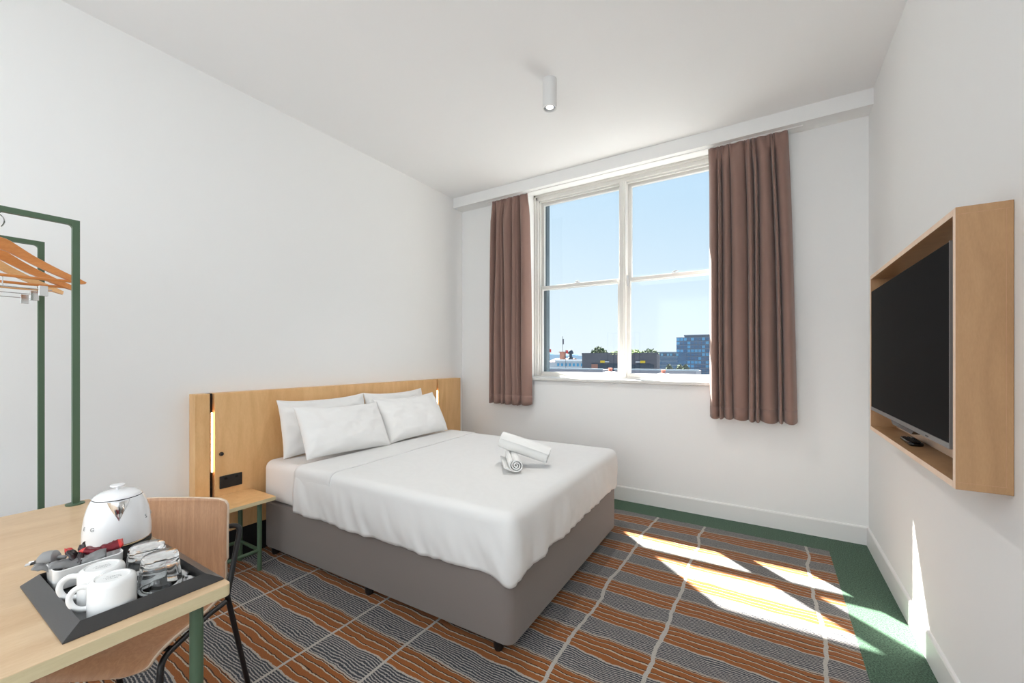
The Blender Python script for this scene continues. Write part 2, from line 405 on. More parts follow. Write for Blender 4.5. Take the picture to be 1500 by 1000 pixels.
f = bmesh.new(); bx(f, -1.185, -1.127, 3.80, 3.93, 1.068, 2.89); bx(f, -1.171, -1.141, 3.788, 3.80, 1.068, 2.89)
obj('mullion', f, m_frame, win, bevel=.003)
for (xa, xb, ga, gb) in ((-2.05, -1.185, -2.020, -1.216), (-1.127, -.26, -1.096, -.29)):
    f = bmesh.new()   # lower sash (inner)
    bx(f, xa, ga, 3.845, 3.882, 1.068, 2.0); bx(f, gb, xb, 3.845, 3.882, 1.068, 2.0)
    bx(f, ga, gb, 3.845, 3.882, 1.068, 1.106); bx(f, ga, gb, 3.845, 3.882, 1.968, 2.0)
    lo = obj('lower_sash', f, m_frame, win, bevel=.002)
    box('glass_pane', ga, gb, 3.861, 3.865, 1.106, 1.968, m_pane, lo)
    f = bmesh.new()
    bx(f, xa, ga, 3.886, 3.922, 1.965, 2.89); bx(f, gb, xb, 3.886, 3.922, 1.965, 2.89)
    bx(f, ga, gb, 3.886, 3.922, 1.965, 1.995); bx(f, ga, gb, 3.886, 3.922, 2.862, 2.89)
    up_ = obj('upper_sash', f, m_frame, win, bevel=.002)
    box('glass_pane', ga, gb, 3.902, 3.906, 1.995, 2.862, m_pane, up_)
for lx in (-1.63, -.70):
    f = bmesh.new(); bx(f, lx-.03, lx+.03, 3.85, 3.875, 2.0, 2.006)
    tube(f, [(lx-.005, 3.862, 2.006), (lx-.005, 3.862, 2.018)], .009, 10)
    tube(f, [(lx-.028, 3.858, 2.012), (lx, 3.856, 2.02), (lx+.022, 3.868, 2.02)], [.004, .006, .004], 8)
    obj('sash_latch', f, m_steel, win, smooth=True)
for xx in (-2.043, -1.120):
    box('sash_lift_guide', xx-.006, xx+.008, 3.835, 3.845, 1.92, 2.02, m_steel, win)
f = bmesh.new(); bx(f, OX0, OX1, FY, 3.81, OZ0, 1.058); bx(f, OX0-.03, OX1+.03, 3.562, FY, OZ0, 1.058)
obj('window_sill', f, m_frame, win, bevel=.005)

# ---------------------------------------------------------------- curtains
def curtain(name, label, xt0, xt1, xb0, xb1, nf, seed, ztop=2.872, zbot=.79, yc=3.505):
    rnd = random.Random(seed); n = nf*16; rows = 46
    ph = [0]
    wts = [rnd.choice((.5, .75, 1.0, 1.5, 1.9))*rnd.uniform(.85, 1.15) for _ in range(nf)]; tot = sum(wts); acc = [0]
    for w in wts: acc.append(acc[-1]+w/tot)
    amps = [rnd.uniform(.55, 1.15) for _ in range(nf)]
    skew = [rnd.uniform(-.25, .55) for _ in range(nf)]
    bm = bmesh.new(); grid = []
    for j in range(rows+1):
        v = j/rows; z = ztop+(zbot-ztop)*v
        k = min(1, v*9)
        x0 = xt0+(xb0-xt0)*(v**.7); x1 = xt1+(xb1-xt1)*(v**.7)
        A = (.010+.030*k)*(1+.12*v); row = []
        for i in range(n+1):
            s = i/n; f_ = min(nf-1, int(i/16)); t = (i-f_*16)/16
            sx_ = acc[f_]+(acc[f_+1]-acc[f_])*t
            wv = math.cos(2*PI*t)
            am = amps[f_]+(amps[min(nf-1, f_+1)]-amps[f_])*max(0, t-.5)+(amps[max(0, f_-1)]-amps[f_])*max(0, .5-t)
            y = yc+A*am*wv+k*(.020*noise.noise(Vector((sx_*7+seed, v*.9, 3)))+.009*noise.noise(Vector((sx_*19+seed, v*1.6, 8))))
            x = x0+(x1-x0)*(sx_-(.125+.03*skew[f_])*(acc[f_+1]-acc[f_])*math.sin(2*PI*t)) + (-skew[f_])*.016*k*math.sin(PI*t)**2 + .030*k*noise.noise(Vector((sx_*4+seed, v*1.3, 5)))*min(1, 4*sx_*(1-sx_)+.15)
            if v < .05:   # gathered heading tape
                y = yc+.008*math.sin(2*PI*t*2+f_)+(y-yc)*(v/.05)*.8
            zz = z
            if j == rows: zz = z+.006*math.sin(2*PI*t+1)+.004*math.sin(7*s)
            row.append(bm.verts.new((x, y, zz)))
        grid.append(row)
    for j in range(rows):
        for i in range(n): bm.faces.new((grid[j][i], grid[j][i+1], grid[j+1][i+1], grid[j+1][i]))
    t = thing(name, label, 'curtain', ((xb0+xb1)/2, yc, zbot), group=None)
    bm.normal_update()
    o = obj('drape', bm, m_curtain, t, smooth='full')
    s = o.modifiers.new('thick', 'SOLIDIFY'); s.thickness = .0022; s.offset = 0
    # turned-up hem, a second layer of cloth
    b2 = bmesh.new(); g2 = []
    me = o.data; cols = n+1
    for j in range(rows-2, rows+1):
        g2.append([b2.verts.new(me.vertices[j*cols+i].co.copy()) for i in range(cols)])
    for j in range(2):
        for i in range(n): b2.faces.new((g2[j][i], g2[j][i+1], g2[j+1][i+1], g2[j+1][i]))
    h = obj('hem', b2, m_curtain, t, local=True, smooth='full')
    s = h.modifiers.new('thick', 'SOLIDIFY'); s.thickness = .0036; s.offset = 0
    # hooks to the track
    return t
curtain('curtain', 'brown pleated curtain left of the window, nearer the bed head', -2.425, -2.005, -2.462, -1.968, 7, 4)
curtain('curtain', 'brown pleated curtain right of the window, overlapping the right panes', -.397, .112, -.388, .172, 9, 23)
tr = box('curtain_track', -2.5, .2, 3.495, 3.515, H-.1047-.006, H-.1047, m_trim)
tag(tr, 'thin white curtain track under the bulkhead over the window', 'curtain track')

# ---------------------------------------------------------------- ceiling lamp
cl = thing('ceiling_spotlight', 'white cylindrical spotlight fixed to the ceiling', 'ceiling light', (-1.152, 2.292, H-.178))
b = bmesh.new(); lathe(b, [(0, H), (.043, H), (.043, H-.165), (.0425, H-.178), (.036, H-.178), (.034, H-.16), (0, H-.16)], -1.152, 2.292, 40)
obj('lamp_body', b, m_lamp, cl, smooth=True)
b = bmesh.new(); lathe(b, [(.034, H-.162), (.033, H-.170), (.024, H-.170), (.023, H-.163)], -1.152, 2.292, 36)
obj('trim_ring', b, m_chrome, cl, smooth=True)
b = bmesh.new(); lathe(b, [(0, H-.168), (.016, H-.169), (.023, H-.164)], -1.152, 2.292, 32)
obj('lamp_lens', b, M_emit('lens', (1, .97, .93, 1), .9), cl, smooth=True)

spd = bpy.data.lights.new('spotlight_beam', 'SPOT'); spd.energy = 30; spd.spot_size = math.radians(125); spd.spot_blend = 1; spd.shadow_soft_size = .022; spd.color = (1, .97, .93)
spo = bpy.data.objects.new('spotlight_beam', spd); C.objects.link(spo); spo.location = (-1.152, 2.292, H-.185)
# ---------------------------------------------------------------- headboard
hb = thing('headboard', 'long birch veneer headboard with black slots and warm light strips', 'headboard', (LX, 2.26, 0))
HX = -2.8129; HZ = 1.037
def wing(y0, y1):
    bm = bmesh.new(); bx(bm, LX+.001, HX, y0, y1, .186, HZ); return obj('side_panel', bm, m_birch, hb, bevel=.0015)
wing(1.053, 1.127); wing(3.118, 3.468)
bm = bmesh.new(); bx(bm, LX+.001, HX, 1.152, 3.094, .186, HZ); obj('main_panel', bm, m_birch, hb, bevel=.0015)
for ya, yb in ((1.127, 1.152), (3.094, 3.118)):
    bm = bmesh.new(); bx(bm, LX+.001, HX-.03, ya, yb, .186, HZ-.001); obj('slot_lining', bm, m_plinth, hb)
bm = bmesh.new(); bx(bm, LX+.001, HX-.012, 1.06, 3.46, 0, .185); tag(obj('plinth', bm, m_plinth, hb), 'black recessed plinth')
for y0 in (1.1335, 3.1005):
    bm = bmesh.new(); bx(bm, HX-.012, HX+.001, y0+.0035, y0+.0100, .568, .925); tag(obj('light_strip', bm, m_led, hb, bevel=.002), 'glowing warm light strip')
bm = bmesh.new()
rot = Matrix.Rotation(PI/2, 4, 'Y')
b0 = bmesh.new(); lathe(b0, [(0, .010), (.009, .010), (.010, .009), (.0125, .004), (.0125, 0), (0, 0)], 0, 0, 24)
for v in b0.verts: v.co = Vector((v.co.z+HX, v.co.x+1.187, v.co.y+.669))
sw = obj('dimmer_knob', b0, m_blackgl, hb, smooth=True); tag(sw, 'small round black dimmer knob')
po = obj('power_outlet', (lambda q: (bx(q, HX, HX+.009, 1.176, 1.301, .459, .535), q)[1])(bmesh.new()), m_blackmt, hb, bevel=.003)
tag(po, 'black double power outlet plate')
for y_ in (1.208, 1.268):
    bm = bmesh.new(); bx(bm, HX+.009, HX+.0125, y_-.008, y_+.008, .512, .524); obj('rocker_switch', bm, m_blackgl, po, bevel=.001)
    bm = bmesh.new()
    for dy, dz, a in ((-.007, .003, .5), (.007, .003, -.5), (0, -.012, 0)):
        b1 = bmesh.new(); bx(b1, -.0005, .0005, -.001, .001, -.0042, .0042)
        for v in b1.verts:
            v.co = Matrix.Rotation(a, 3, 'X') @ v.co + Vector((HX+.0093, y_+dy, .487+dz))
        me = bpy.data.meshes.new('t'); b1.to_mesh(me); b1.free(); bm.from_mesh(me); bpy.data.meshes.remove(me)
    obj('socket_slot', bm, m_plinth, po)

# ---------------------------------------------------------------- bedside table
ns = thing('bedside_table', 'small birch bedside table on green metal legs', 'bedside table', (-2.66, 1.12, 0))
def slab_top(name, x0, x1, y0, y1, z0, z1, mt, me_, parent, bevel=.0015):
    bm = bmesh.new(); fs = bx(bm, x0, x1, y0, y1, z0, z1)
    for i, q in enumerate(fs): q.material_index = 0 if i < 2 else 1
    return obj(name, bm, [mt, me_], parent, bevel=bevel)
slab_top('table_top', HX+.002, -2.512, .90, 1.352, .398, .42, m_birch, m_plyedge, ns)
LGX = (-2.775, -2.548); LGY = (.94, 1.275)
for x in LGX:
    for y in LGY:
        bm = bmesh.new(); tube(bm, [(x, y, 0), (x, y, .398)], .0125, 14); obj('leg', bm, m_green, ns, smooth=True)
for a, b_ in (((LGX[0], LGY[0]), (LGX[1], LGY[0])), ((LGX[0], LGY[1]), (LGX[1], LGY[1])), ((LGX[0], LGY[0]), (LGX[0], LGY[1])), ((LGX[1], LGY[0]), (LGX[1], LGY[1]))):
    bm = bmesh.new(); tube(bm, [(a[0], a[1], .118), (b_[0], b_[1], .118)], .010, 12); obj('stretcher', bm, m_green, ns, smooth=True)

# ---------------------------------------------------------------- bed
BX0, BX1, BY0, BY1 = -2.772, -.905, 1.447, 2.912
bed = thing('bed', 'double bed with grey upholstered base against the headboard', 'bed', (-1.87, 2.165, 0))
def rrect(x0, x1, y0, y1, r, n=8):
    pts = []
    for cx_, cy_, a0 in ((x1-r, y0+r, -PI/2), (x1-r, y1-r, 0), (x0+r, y1-r, PI/2), (x0+r, y0+r, PI)):
        for k in range(n+1):
            a = a0+PI/2*k/n; pts.append((cx_+r*math.cos(a), cy_+r*math.sin(a)))
    return pts
def rbox_bm(x0, x1, y0, y1, z0, z1, rc, re, n=8, nz_=5, disp=None, side=1):
    """rounded box: vertical corner radius rc, horizontal edge radius re"""
    bm = bmesh.new(); rings = []
    levels = []
    for k in range(nz_+1):
        a = PI/2*k/nz_; levels.append((re*(1-math.sin(a)), z0+re*(1-math.cos(a))))
    for k in range(1, side): levels.append((0, z0+re+(z1-z0-2*re)*k/side))
    for k in range(nz_, -1, -1):
        a = PI/2*k/nz_; levels.append((re*(1-math.sin(a)), z1-re*(1-math.cos(a))))
    for ins, z in levels:
        pts = rrect(x0+ins, x1-ins, y0+ins, y1-ins, max(rc-ins, .003), n)
        rings.append([bm.verts.new((p[0], p[1], z)) for p in pts])
    for a, b_ in zip(rings, rings[1:]):
        m_ = len(a)
        for k in range(m_): bm.faces.new((a[k], a[(k+1) % m_], b_[(k+1) % m_], b_[k]))
    bm.faces.new(rings[0][::-1]); bm.faces.new(rings[-1])
    return bm
obj('bed_base', rbox_bm(BX0, BX1, BY0, BY1, .042, .335, .045, .012), m_base, bed, smooth=True)
bm = bmesh.new()    # seam of the base cover on its long side and foot
obj('mattress', rbox_bm(BX0, BX1+.008, BY0-.008, BY1+.008, .337, .594, .06, .05, side=4), m_matt, bed, smooth=True)
for x in (-2.68, -1.80, -.985):
    for y in (1.475, 2.855):
        bm = bmesh.new(); lathe(bm, [(0, 0), (.017, 0), (.022, .012), (.024, .042), (0, .042)], x, y, 16)
        obj('leg', bm, m_black, bed, smooth=True)

# ---------------------------------------------------------------- top sheet
def sheet():
    x0, x1, y0, y1 = -2.40, BX1+.016, BY0-.016, BY1+.016
    rc = .055
    # outline of the U: near side from head to foot, foot, far side back to the head
    out = []
    N1, N2, N3 = 90, 10, 70
    for i in range(N1): out.append((x0+(x1-rc-x0)*i/N1, y0, 0, -1))
    for i in range(N2): a = -PI/2+PI/2*i/N2; out.append((x1-rc+rc*math.cos(a), y0+rc+rc*math.sin(a), math.cos(a), math.sin(a)))
    for i in range(N3): out.append((x1, y0+rc+(y1-y0-2*rc)*i/N3, 1, 0))
    for i in range(N2): a = PI/2*i/N2; out.append((x1-rc+rc*math.cos(a), y1-rc+rc*math.sin(a), math.cos(a), math.sin(a)))
    for i in range(N1+1): out.append((x1-rc+(x0-(x1-rc))*i/N1, y1, 0, 1))
    ym = (y0+y1)/2
    ZT = .600; re = .052
    bm = bmesh.new(); cols = []
    NT, NE, NS = 16, 6, 14
    for (px, py, nx, ny) in out:
        sxp = min(px, x1-.72); spx, spy = (px if abs(ny) > .99 and px < x1-.72 else sxp), ym
        col = []
        ex, ey = px-nx*re, py-ny*re
        for k in range(NT+1):
            t = k/NT; x = spx+(ex-spx)*t; y = spy+(ey-spy)*t
            w = .0022*noise.noise(Vector((x*5, y*5, 2)))+.0016*noise.noise(Vector((x*14+y*5, y*12, 5)))
            col.append((x, y, ZT+w+.001))
        for k in range(1, NE+1):
            a = PI/2*k/NE
            col.append((ex+nx*re*math.sin(a), ey+ny*re*math.sin(a), ZT-re*(1-math.cos(a))))
        corner = math.exp(-(((px-x1)/.10)**2+((py-y0)/.10)**2))
        hz = .330-.030*corner+.007*noise.noise(Vector((px*4, py*4, 9)))
        if nx > .9: hz += .01
        for k in range(1, NS+1):
            t = k/NS; z = ZT-re+(hz-(ZT-re))*t
            rip = .018*t**.7*noise.noise(Vector((px*8+z*5, py*8+z*2, z*1.6+3)))+.011*noise.noise(Vector((px*24+z*12, py*24, z*6)))*t**.5
            bul = .010*math.sin(PI*t)+.006*t+.008*corner*t
            col.append((px+nx*(rip+bul), py+ny*(rip+bul), z))
        cols.append([bm.verts.new(c) for c in col])
    for a, b_ in zip(cols, cols[1:]):
        for k in range(len(a)-1): bm.faces.new((a[k], a[k+1], b_[k+1], b_[k]))
    bmesh.ops.remove_doubles(bm, verts=bm.verts, dist=1e-5)
    return bm
sh = thing('bed_sheet', 'white top sheet draped over the bed with a turned-down band', 'bed sheet', (-1.65, 2.165, .6))
o = obj('sheet_cloth', sheet(), m_sheet, sh, smooth='full')
s_ = o.modifiers.new('thick', 'SOLIDIFY'); s_.thickness = .0025; s_.offset = -1
# folded band at the head end
def band():
    bm = bmesh.new(); rows = []
    y0, y1 = BY0-.02, BY1+.02
    prof = []
    for k in range(9): prof.append((y0+.004*k/8-.002, .45+.10*k/8))
    for k in range(1, 7): a = PI/2*k/6; prof.append((y0+.052*(1-math.cos(a)), .552+.053*math.sin(a)))
    for k in range(1, 40): prof.append((y0+.052+(y1-y0-.104)*k/40, .605))
    for k in range(0, 7): a = PI/2*(1-k/6); prof.append((y1-.052*(1-math.cos(a)), .552+.053*math.sin(a)))
    for k in range(1, 9): prof.append((y1, .55-.1*k/8))
    n = len(prof)
    for j in range(15):
        t = j/14; row = []
        for i, (y, z) in enumerate(prof):
            s = i/n
            xa = -2.405+.012*noise.noise(Vector((s*6, 0, 1))); xb = -2.06-.10*s+.008*noise.noise(Vector((s*9, 3, 1)))
            x = xa+(xb-xa)*t
            dz = .0018*noise.noise(Vector((x*16, y*7, 4)))+(.0015 if 0 < j < 14 else 0)
            row.append(bm.verts.new((x, y, z+dz)))
        rows.append(row)
    for a, b_ in zip(rows, rows[1:]):
        for k in range(n-1): bm.faces.new((a[k], a[k+1], b_[k+1], b_[k]))
    return bm
o = obj('turned_down_band', band(), m_sheet, sh, smooth='full')
s_ = o.modifiers.new('thick', 'SOLIDIFY'); s_.thickness = .005; s_.offset = -1

# the bed stands very slightly askew
for q in (bed, sh):
    pv = Vector((-.925, 1.445, 0)); a_r = math.radians(1.15)
    q.location = pv+Matrix.Rotation(a_r, 3, 'Z') @ (q.location-pv); q.rotation_euler = (0, 0, a_r)
# ---------------------------------------------------------------- pillows
def pillow_bm(w, h, T, seed, sag=.0):
    bm = bmesh.new(); n = 34; m_ = 24; top = []; bot = []
    for j in range(m_+1):
        v = -1+2*j/m_; rt = []; rb = []
        for i in range(n+1):
            u = -1+2*i/n
            # pinched edges, pointed corners
            px = u*(1-.055*(1-v*v)**0 * (1-abs(v)**2.5)*0 - .045*(1-abs(v)**3)*abs(u)**3)
            pz = v*(1-.075*(1-abs(u)**3)*abs(v)**3)
            d = max(0, (1-abs(u)**3.0))*max(0, (1-abs(v)**2.6))
            t = T*.5*d**.55
            q = Vector((u*3+seed, v*3, seed))
            wr_ = (.014*noise.noise(q)+.006*noise.noise(q*2.2+Vector((0, 0, 3)))+.004*noise.noise(Vector((u*9+seed, v*2.5, 1))))*min(1, d*3)
            cr = .013*math.sin(math.atan2(1-abs(v), 1-abs(u)+.01)*9+seed)*(abs(u)*abs(v))**2*min(1, d*6)
            low = 1+sag*(-v)
            x, z = px*w/2, pz*h/2
            z -= .012*(1-u*u)*max(0, v)
            rt.append(bm.verts.new((x, -t*low*1.1-wr_-cr, z)))
            if i in (0, n) or j in (0, m_): rb.append(rt[-1])
            else: rb.append(bm.verts.new((x, t*low*.9+wr_*.4, z)))
        top.append(rt); bot.append(rb)
    for j in range(m_):
        for i in range(n):
            bm.faces.new((top[j][i], top[j][i+1], top[j+1][i+1], top[j+1][i]))
            bm.faces.new((bot[j][i], bot[j+1][i], bot[j+1][i+1], bot[j][i+1]))
    return bm
def pillow(label, cx_, cy_, cz_, w, h, T, lean, rz, roll, seed, sag=.15):
    # local: x = width, y = thickness (front is -y), z = height
    bm = pillow_bm(w, h, T, seed, sag)
    o = obj('pillow', bm, m_pillow, None, local=True, smooth='full')
    sm = o.modifiers.new('sub', 'SUBSURF'); sm.levels = 1; sm.render_levels = 1
    Rm = Matrix.Rotation(PI/2+rz, 4, 'Z') @ Matrix.Rotation(-lean, 4, 'X') @ Matrix.Rotation(roll, 4, 'Y')
    o.matrix_world = Matrix.Translation((cx_, cy_, cz_)) @ Rm
    tag(o, label, 'pillow', 'pillows on the bed'); return o
pillow('white pillow against the headboard, left pair, rear one', -2.695, 1.815, .785, .70, .40, .13, .22, 0, 0, 1)
pillow('white pillow leaning in front, left pair, nearest the bedside table', -2.470, 1.80, .771, .665, .37, .15, .50, .0, .04, 5)
pillow('white pillow against the headboard, right pair, rear one mostly hidden', -2.695, 2.475, .785, .66, .40, .13, .22, 0, 0, 9)
pillow('white pillow leaning in front, right pair, nearest the window wall', -2.485, 2.445, .776, .67, .385, .15, .50, -.02, -.02, 14)

# ---------------------------------------------------------------- towels
def towel_bm(L_, R_, turns=3.1, tail=.5):
    """rolled towel, axis along x; spiral end faces"""
    bm = bmesh.new(); th = .0145; n = int(turns*26); rings = []
    r0 = R_-turns*th
    pts = []
    for i in range(n+1):
        a = 2*PI*turns*i/n; r = .004+max(0, r0)+(R_-.004-max(0, r0))*i/n
        pts.append((math.cos(a)*r, math.sin(a)*r*.94))
    inner = []
    for i in range(n+1):
        a = 2*PI*turns*i/n; r = max(.001, .004+max(0, r0)+(R_-.004-max(0, r0))*i/n-th*.52)
        inner.append((math.cos(a)*r, math.sin(a)*r*.94))
    K = 12
    go = []; gi = []
    for k in range(K+1):
        x = -L_/2+L_*k/K; e_ = 1-.05*abs(2*k/K-1)**6
        ro = []; ri = []
        for i in range(n+1):
            xe = x+(.006*noise.noise(Vector((i*.05, k*.1, L_*50))) if k in (0, K) else 0)+((i/n-.5)*.004 if k == K else 0)
            w = 1+.03*noise.noise(Vector((pts[i][0]*40, pts[i][1]*40, x*12)))
            ro.append(bm.verts.new((xe, pts[i][0]*e_*w, pts[i][1]*e_*w))); ri.append(bm.verts.new((xe, inner[i][0]*e_, inner[i][1]*e_)))
        go.append(ro); gi.append(ri)
    for k in range(K):
        for i in range(n):
            bm.faces.new((go[k][i], go[k][i+1], go[k+1][i+1], go[k+1][i])); bm.faces.new((gi[k][i], gi[k+1][i], gi[k+1][i+1], gi[k][i+1]))
    for g_o, g_i in ((go[0], gi[0]), (go[K], gi[K])):
        for i in range(n): bm.faces.new((g_o[i], g_i[i], g_i[i+1], g_o[i+1]))
    for k in range(K): bm.faces.new((go[k][n], gi[k][n], gi[k+1][n], go[k+1][n])); bm.faces.new((go[k][0], go[k+1][0], gi[k+1][0], gi[k][0]))
    return bm
def towel(label, p0, p1, R_, twist=0, tail_bm=False):
    p0, p1 = Vector(p0), Vector(p1); d = (p1-p0)
    bm = towel_bm(d.length, R_)
    t = thing('rolled_towel', label, 'towel', tuple((p0+p1)/2), group='rolled towels on the bed')
    xa = d.normalized(); ya = Vector((0, 0, 1)).cross(xa).normalized(); za = xa.cross(ya)
    Rm = Matrix((xa, ya, za)).transposed().to_4x4() @ Matrix.Rotation(twist, 4, 'X')
    for v in bm.verts: v.co = Rm @ v.co
    obj('towel_roll', bm, m_towel, t, local=True, smooth=True)
    if tail_bm:
        b2 = bmesh.new(); L_ = d.length; rows = []
        for j in range(9):
            s = j/8; row = []
            for i in range(13):
                x = -L_/2+L_*i/12
                row.append(b2.verts.new(Rm @ Vector((x, .002+.058*s, -R_*.93+.006+.0035*noise.noise(Vector((x*40, s*3, 0)))*s))))
            rows.append(row)
        for a, c_ in zip(rows, rows[1:]):
            for i in range(12): b2.faces.new((a[i], a[i+1], c_[i+1], c_[i]))
        o = obj('towel_flap', b2, m_towel, t, local=True, smooth='full'); q = o.modifiers.new('thick', 'SOLIDIFY'); q.thickness = .007; q.offset = 0
    return t
towel('white rolled towel lying flat on the bed, its spiral end facing out', (-1.195, 1.965, .650), (-1.365, 2.185, .650), .0455, .4, True)
towel('white rolled towel resting slantwise on top of the other roll', (-1.392, 2.105, .752), (-1.118, 2.205, .666), .058, 2.2)

# ---------------------------------------------------------------- TV cabinet
CX0, CY0, CY1, CZ0, CZ1 = .452, 1.669, 2.839, .875, 1.68
cab = thing('tv_cabinet', 'birch box frame fixed to the right wall around the television', 'cabinet', (.51, 2.25, CZ0))
TB = .02
def board(name, x0, x1, y0, y1, z0, z1, nfront=True):
    bm = bmesh.new(); fs = bx(bm, x0, x1, y0, y1, z0, z1)
    fs[5].material_index = 1   # the -x edge faces the room
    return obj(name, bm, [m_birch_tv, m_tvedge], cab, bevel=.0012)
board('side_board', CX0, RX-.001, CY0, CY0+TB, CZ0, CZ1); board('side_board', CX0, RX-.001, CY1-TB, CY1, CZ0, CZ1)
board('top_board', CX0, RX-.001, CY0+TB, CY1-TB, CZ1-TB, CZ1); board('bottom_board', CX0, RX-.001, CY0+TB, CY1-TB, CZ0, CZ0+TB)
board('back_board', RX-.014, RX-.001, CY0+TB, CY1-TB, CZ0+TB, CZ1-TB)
for ya, yb, za, zb, nm in ((CY0, .0, 0, 0, ''),):
    for xa, xb, z0_, z1_ in ((CX0+.004, RX-.004, CZ1-TB-.0012, CZ1-TB), (CX0+.004, RX-.004, CZ0+TB, CZ0+TB+.0012), (RX-.016, RX-.0148, CZ0+TB, CZ1-TB)):
        box('joint_line', xa, xb, CY0-.0003, CY0+.001, z0_, z1_, m_oak, cab)
# television
tv = thing('television', 'black flat television inside the birch wall box', 'television', (.49, 2.26, .98))
bm = bmesh.new(); bx(bm, .459, .492, 1.712, 2.812, .980, 1.598); obj('tv_body', bm, m_blackmt, tv, bevel=.003)
bm = bmesh.new(); bx(bm, .492, .549, 1.80, 2.74, 1.03, 1.54); obj('rear_housing', bm, m_blackmt, tv, bevel=.006)
bm = bmesh.new(); bx(bm, .4525, .459, 1.716, 2.808, .998, 1.594); obj('screen', bm, m_screen, tv, bevel=.001)
bm = bmesh.new(); bx(bm, .451, .460, 1.714, 2.810, .981, .998); obj('lower_bezel', bm, m_bezel, tv, bevel=.001)
bm = bmesh.new(); bx(bm, .4515, .460, 1.712, 1.716, .981, 1.596); obj('edge_trim', bm, m_bezel, tv)
bm = bmesh.new()
pr = [(2.06, .981), (2.09, .966), (2.36, .966), (2.39, .981)]
a_ = [bm.verts.new((.450, y, z)) for y, z in pr]; b_ = [bm.verts.new((.475, y, z)) for y, z in pr]
for k in range(4): bm.faces.new((a_[k], a_[(k+1) % 4], b_[(k+1) % 4], b_[k]))
bm.faces.new(a_); bm.faces.new(b_[::-1]); obj('sensor_strip', bm, m_blackgl, tv)
bm = bmesh.new(); bx(bm, .4505, .453, 1.90, 1.93, .986, .9895); obj('status_mark', bm, m_blackgl, tv)
# remote control
rc_ = thing('remote_control', 'black remote control lying on the bottom board of the box', 'remote', (.505, 2.34, CZ0+TB+.0002), (0, 0, math.radians(88)))
bm = rbox_bm(-.088, .088, -.023, .023, 0, .016, .014, .006, 6, 3); obj('remote_shell', bm, m_blackgl, rc_, local=True, smooth=True)
k = 0
for i in range(8):
    for j in range(3):
        bm = bmesh.new(); bx(bm, -.07+i*.017, -.061+i*.017, -.016+j*.0125, -.008+j*.0125, .0155, .0178); obj('button', bm, m_mark if (i, j) == (7, 0) else m_blackmt, rc_, local=True)

# ---------------------------------------------------------------- desk
DT = .75
DX0, DX1, DY0, DY1 = -2.05, -1.0155, -1.35, .449
desk = thing('desk', 'birch veneer desk with green metal legs in the near left corner', 'desk', (-1.53, -.45, 0))
bm = rbox_bm(DX0, DX1, DY0, DY1, DT-.0265, DT, .012, .0012, 4, 1)
bm.faces.ensure_lookup_table()
for q in bm.faces: q.normal_update(); q.material_index = 0 if abs(q.normal.z) > .6 else 1
obj('desktop', bm, [m_birch_y, m_plyedge], desk)
for x, y in ((-1.062, .400), (-2.0, .35), (-1.062, -1.30), (-2.0, -1.30)):
    bm = bmesh.new(); tube(bm, [(x, y, 0), (x, y, DT-.0265)], .0125, 16); obj('leg', bm, m_green, desk, smooth=True)
bm = bmesh.new()
tube(bm, [(-2.0, .35, DT-.04), (-2.0, -1.30, DT-.04)], .011, 10); tube(bm, [(-2.0, -1.3, DT-.04), (-1.062, -1.30, DT-.04)], .011, 10)
obj('under_rail', bm, m_green, desk, smooth=True)

# ---------------------------------------------------------------- clothes rack
RZ = 1.7195; AX, BXr = -2.014, -2.50; RY1 = .4165; RY0 = .055
rk = thing('clothes_rack', 'green metal clothes rack standing behind the desk end', 'clothes rack', (-2.3, .23, 0))
def rframe(name, x, z0):
    bm = bmesh.new(); h_ = .0088
    # square tube, mitred corners with a small weld gusset
    bx(bm, x-h_, x+h_, RY1-2*h_, RY1, z0, RZ); bx(bm, x-h_, x+h_, RY0, RY0+2*h_, z0, RZ); bx(bm, x-h_, x+h_, RY0+2*h_, RY1-2*h_, RZ-2*h_, RZ)
    for yy, sg in ((RY1-2*h_, -1), (RY0+2*h_, 1)):
        g = [(yy, RZ-2*h_)]+[(yy+sg*.012*(1-math.sin(a)), RZ-2*h_-.012*(1-math.cos(a))) for a in [PI/2*k/5 for k in range(6)]]
        va = [bm.verts.new((x-h_*.9, y, z)) for y, z in g]; vb = [bm.verts.new((x+h_*.9, y, z)) for y, z in g]
        for k in range(len(g)): bm.faces.new((va[k], va[(k+1) % len(g)], vb[(k+1) % len(g)], vb[k]))
        bm.faces.new(va); bm.faces.new(vb[::-1])
    return obj(name, bm, m_green, rk, bevel=.0015)
rframe('front_frame', AX, DT); rframe('rear_frame', BXr, 0)
for yy in (RY1-.0105, RY0+.0105):
    bm = bmesh.new(); lathe(bm, [(0, DT), (.024, DT), (.024, DT+.004), (.012, DT+.005), (0, DT+.005)], AX, yy, 24); obj('foot_flange', bm, m_green, rk, smooth=True)
bm = bmesh.new(); tube(bm, [(BXr+.0105, .2395, RZ-.012), (AX-.0105, .2395, RZ-.012)], .0095, 14); obj('hanging_rail', bm, m_green, rk, smooth=True)

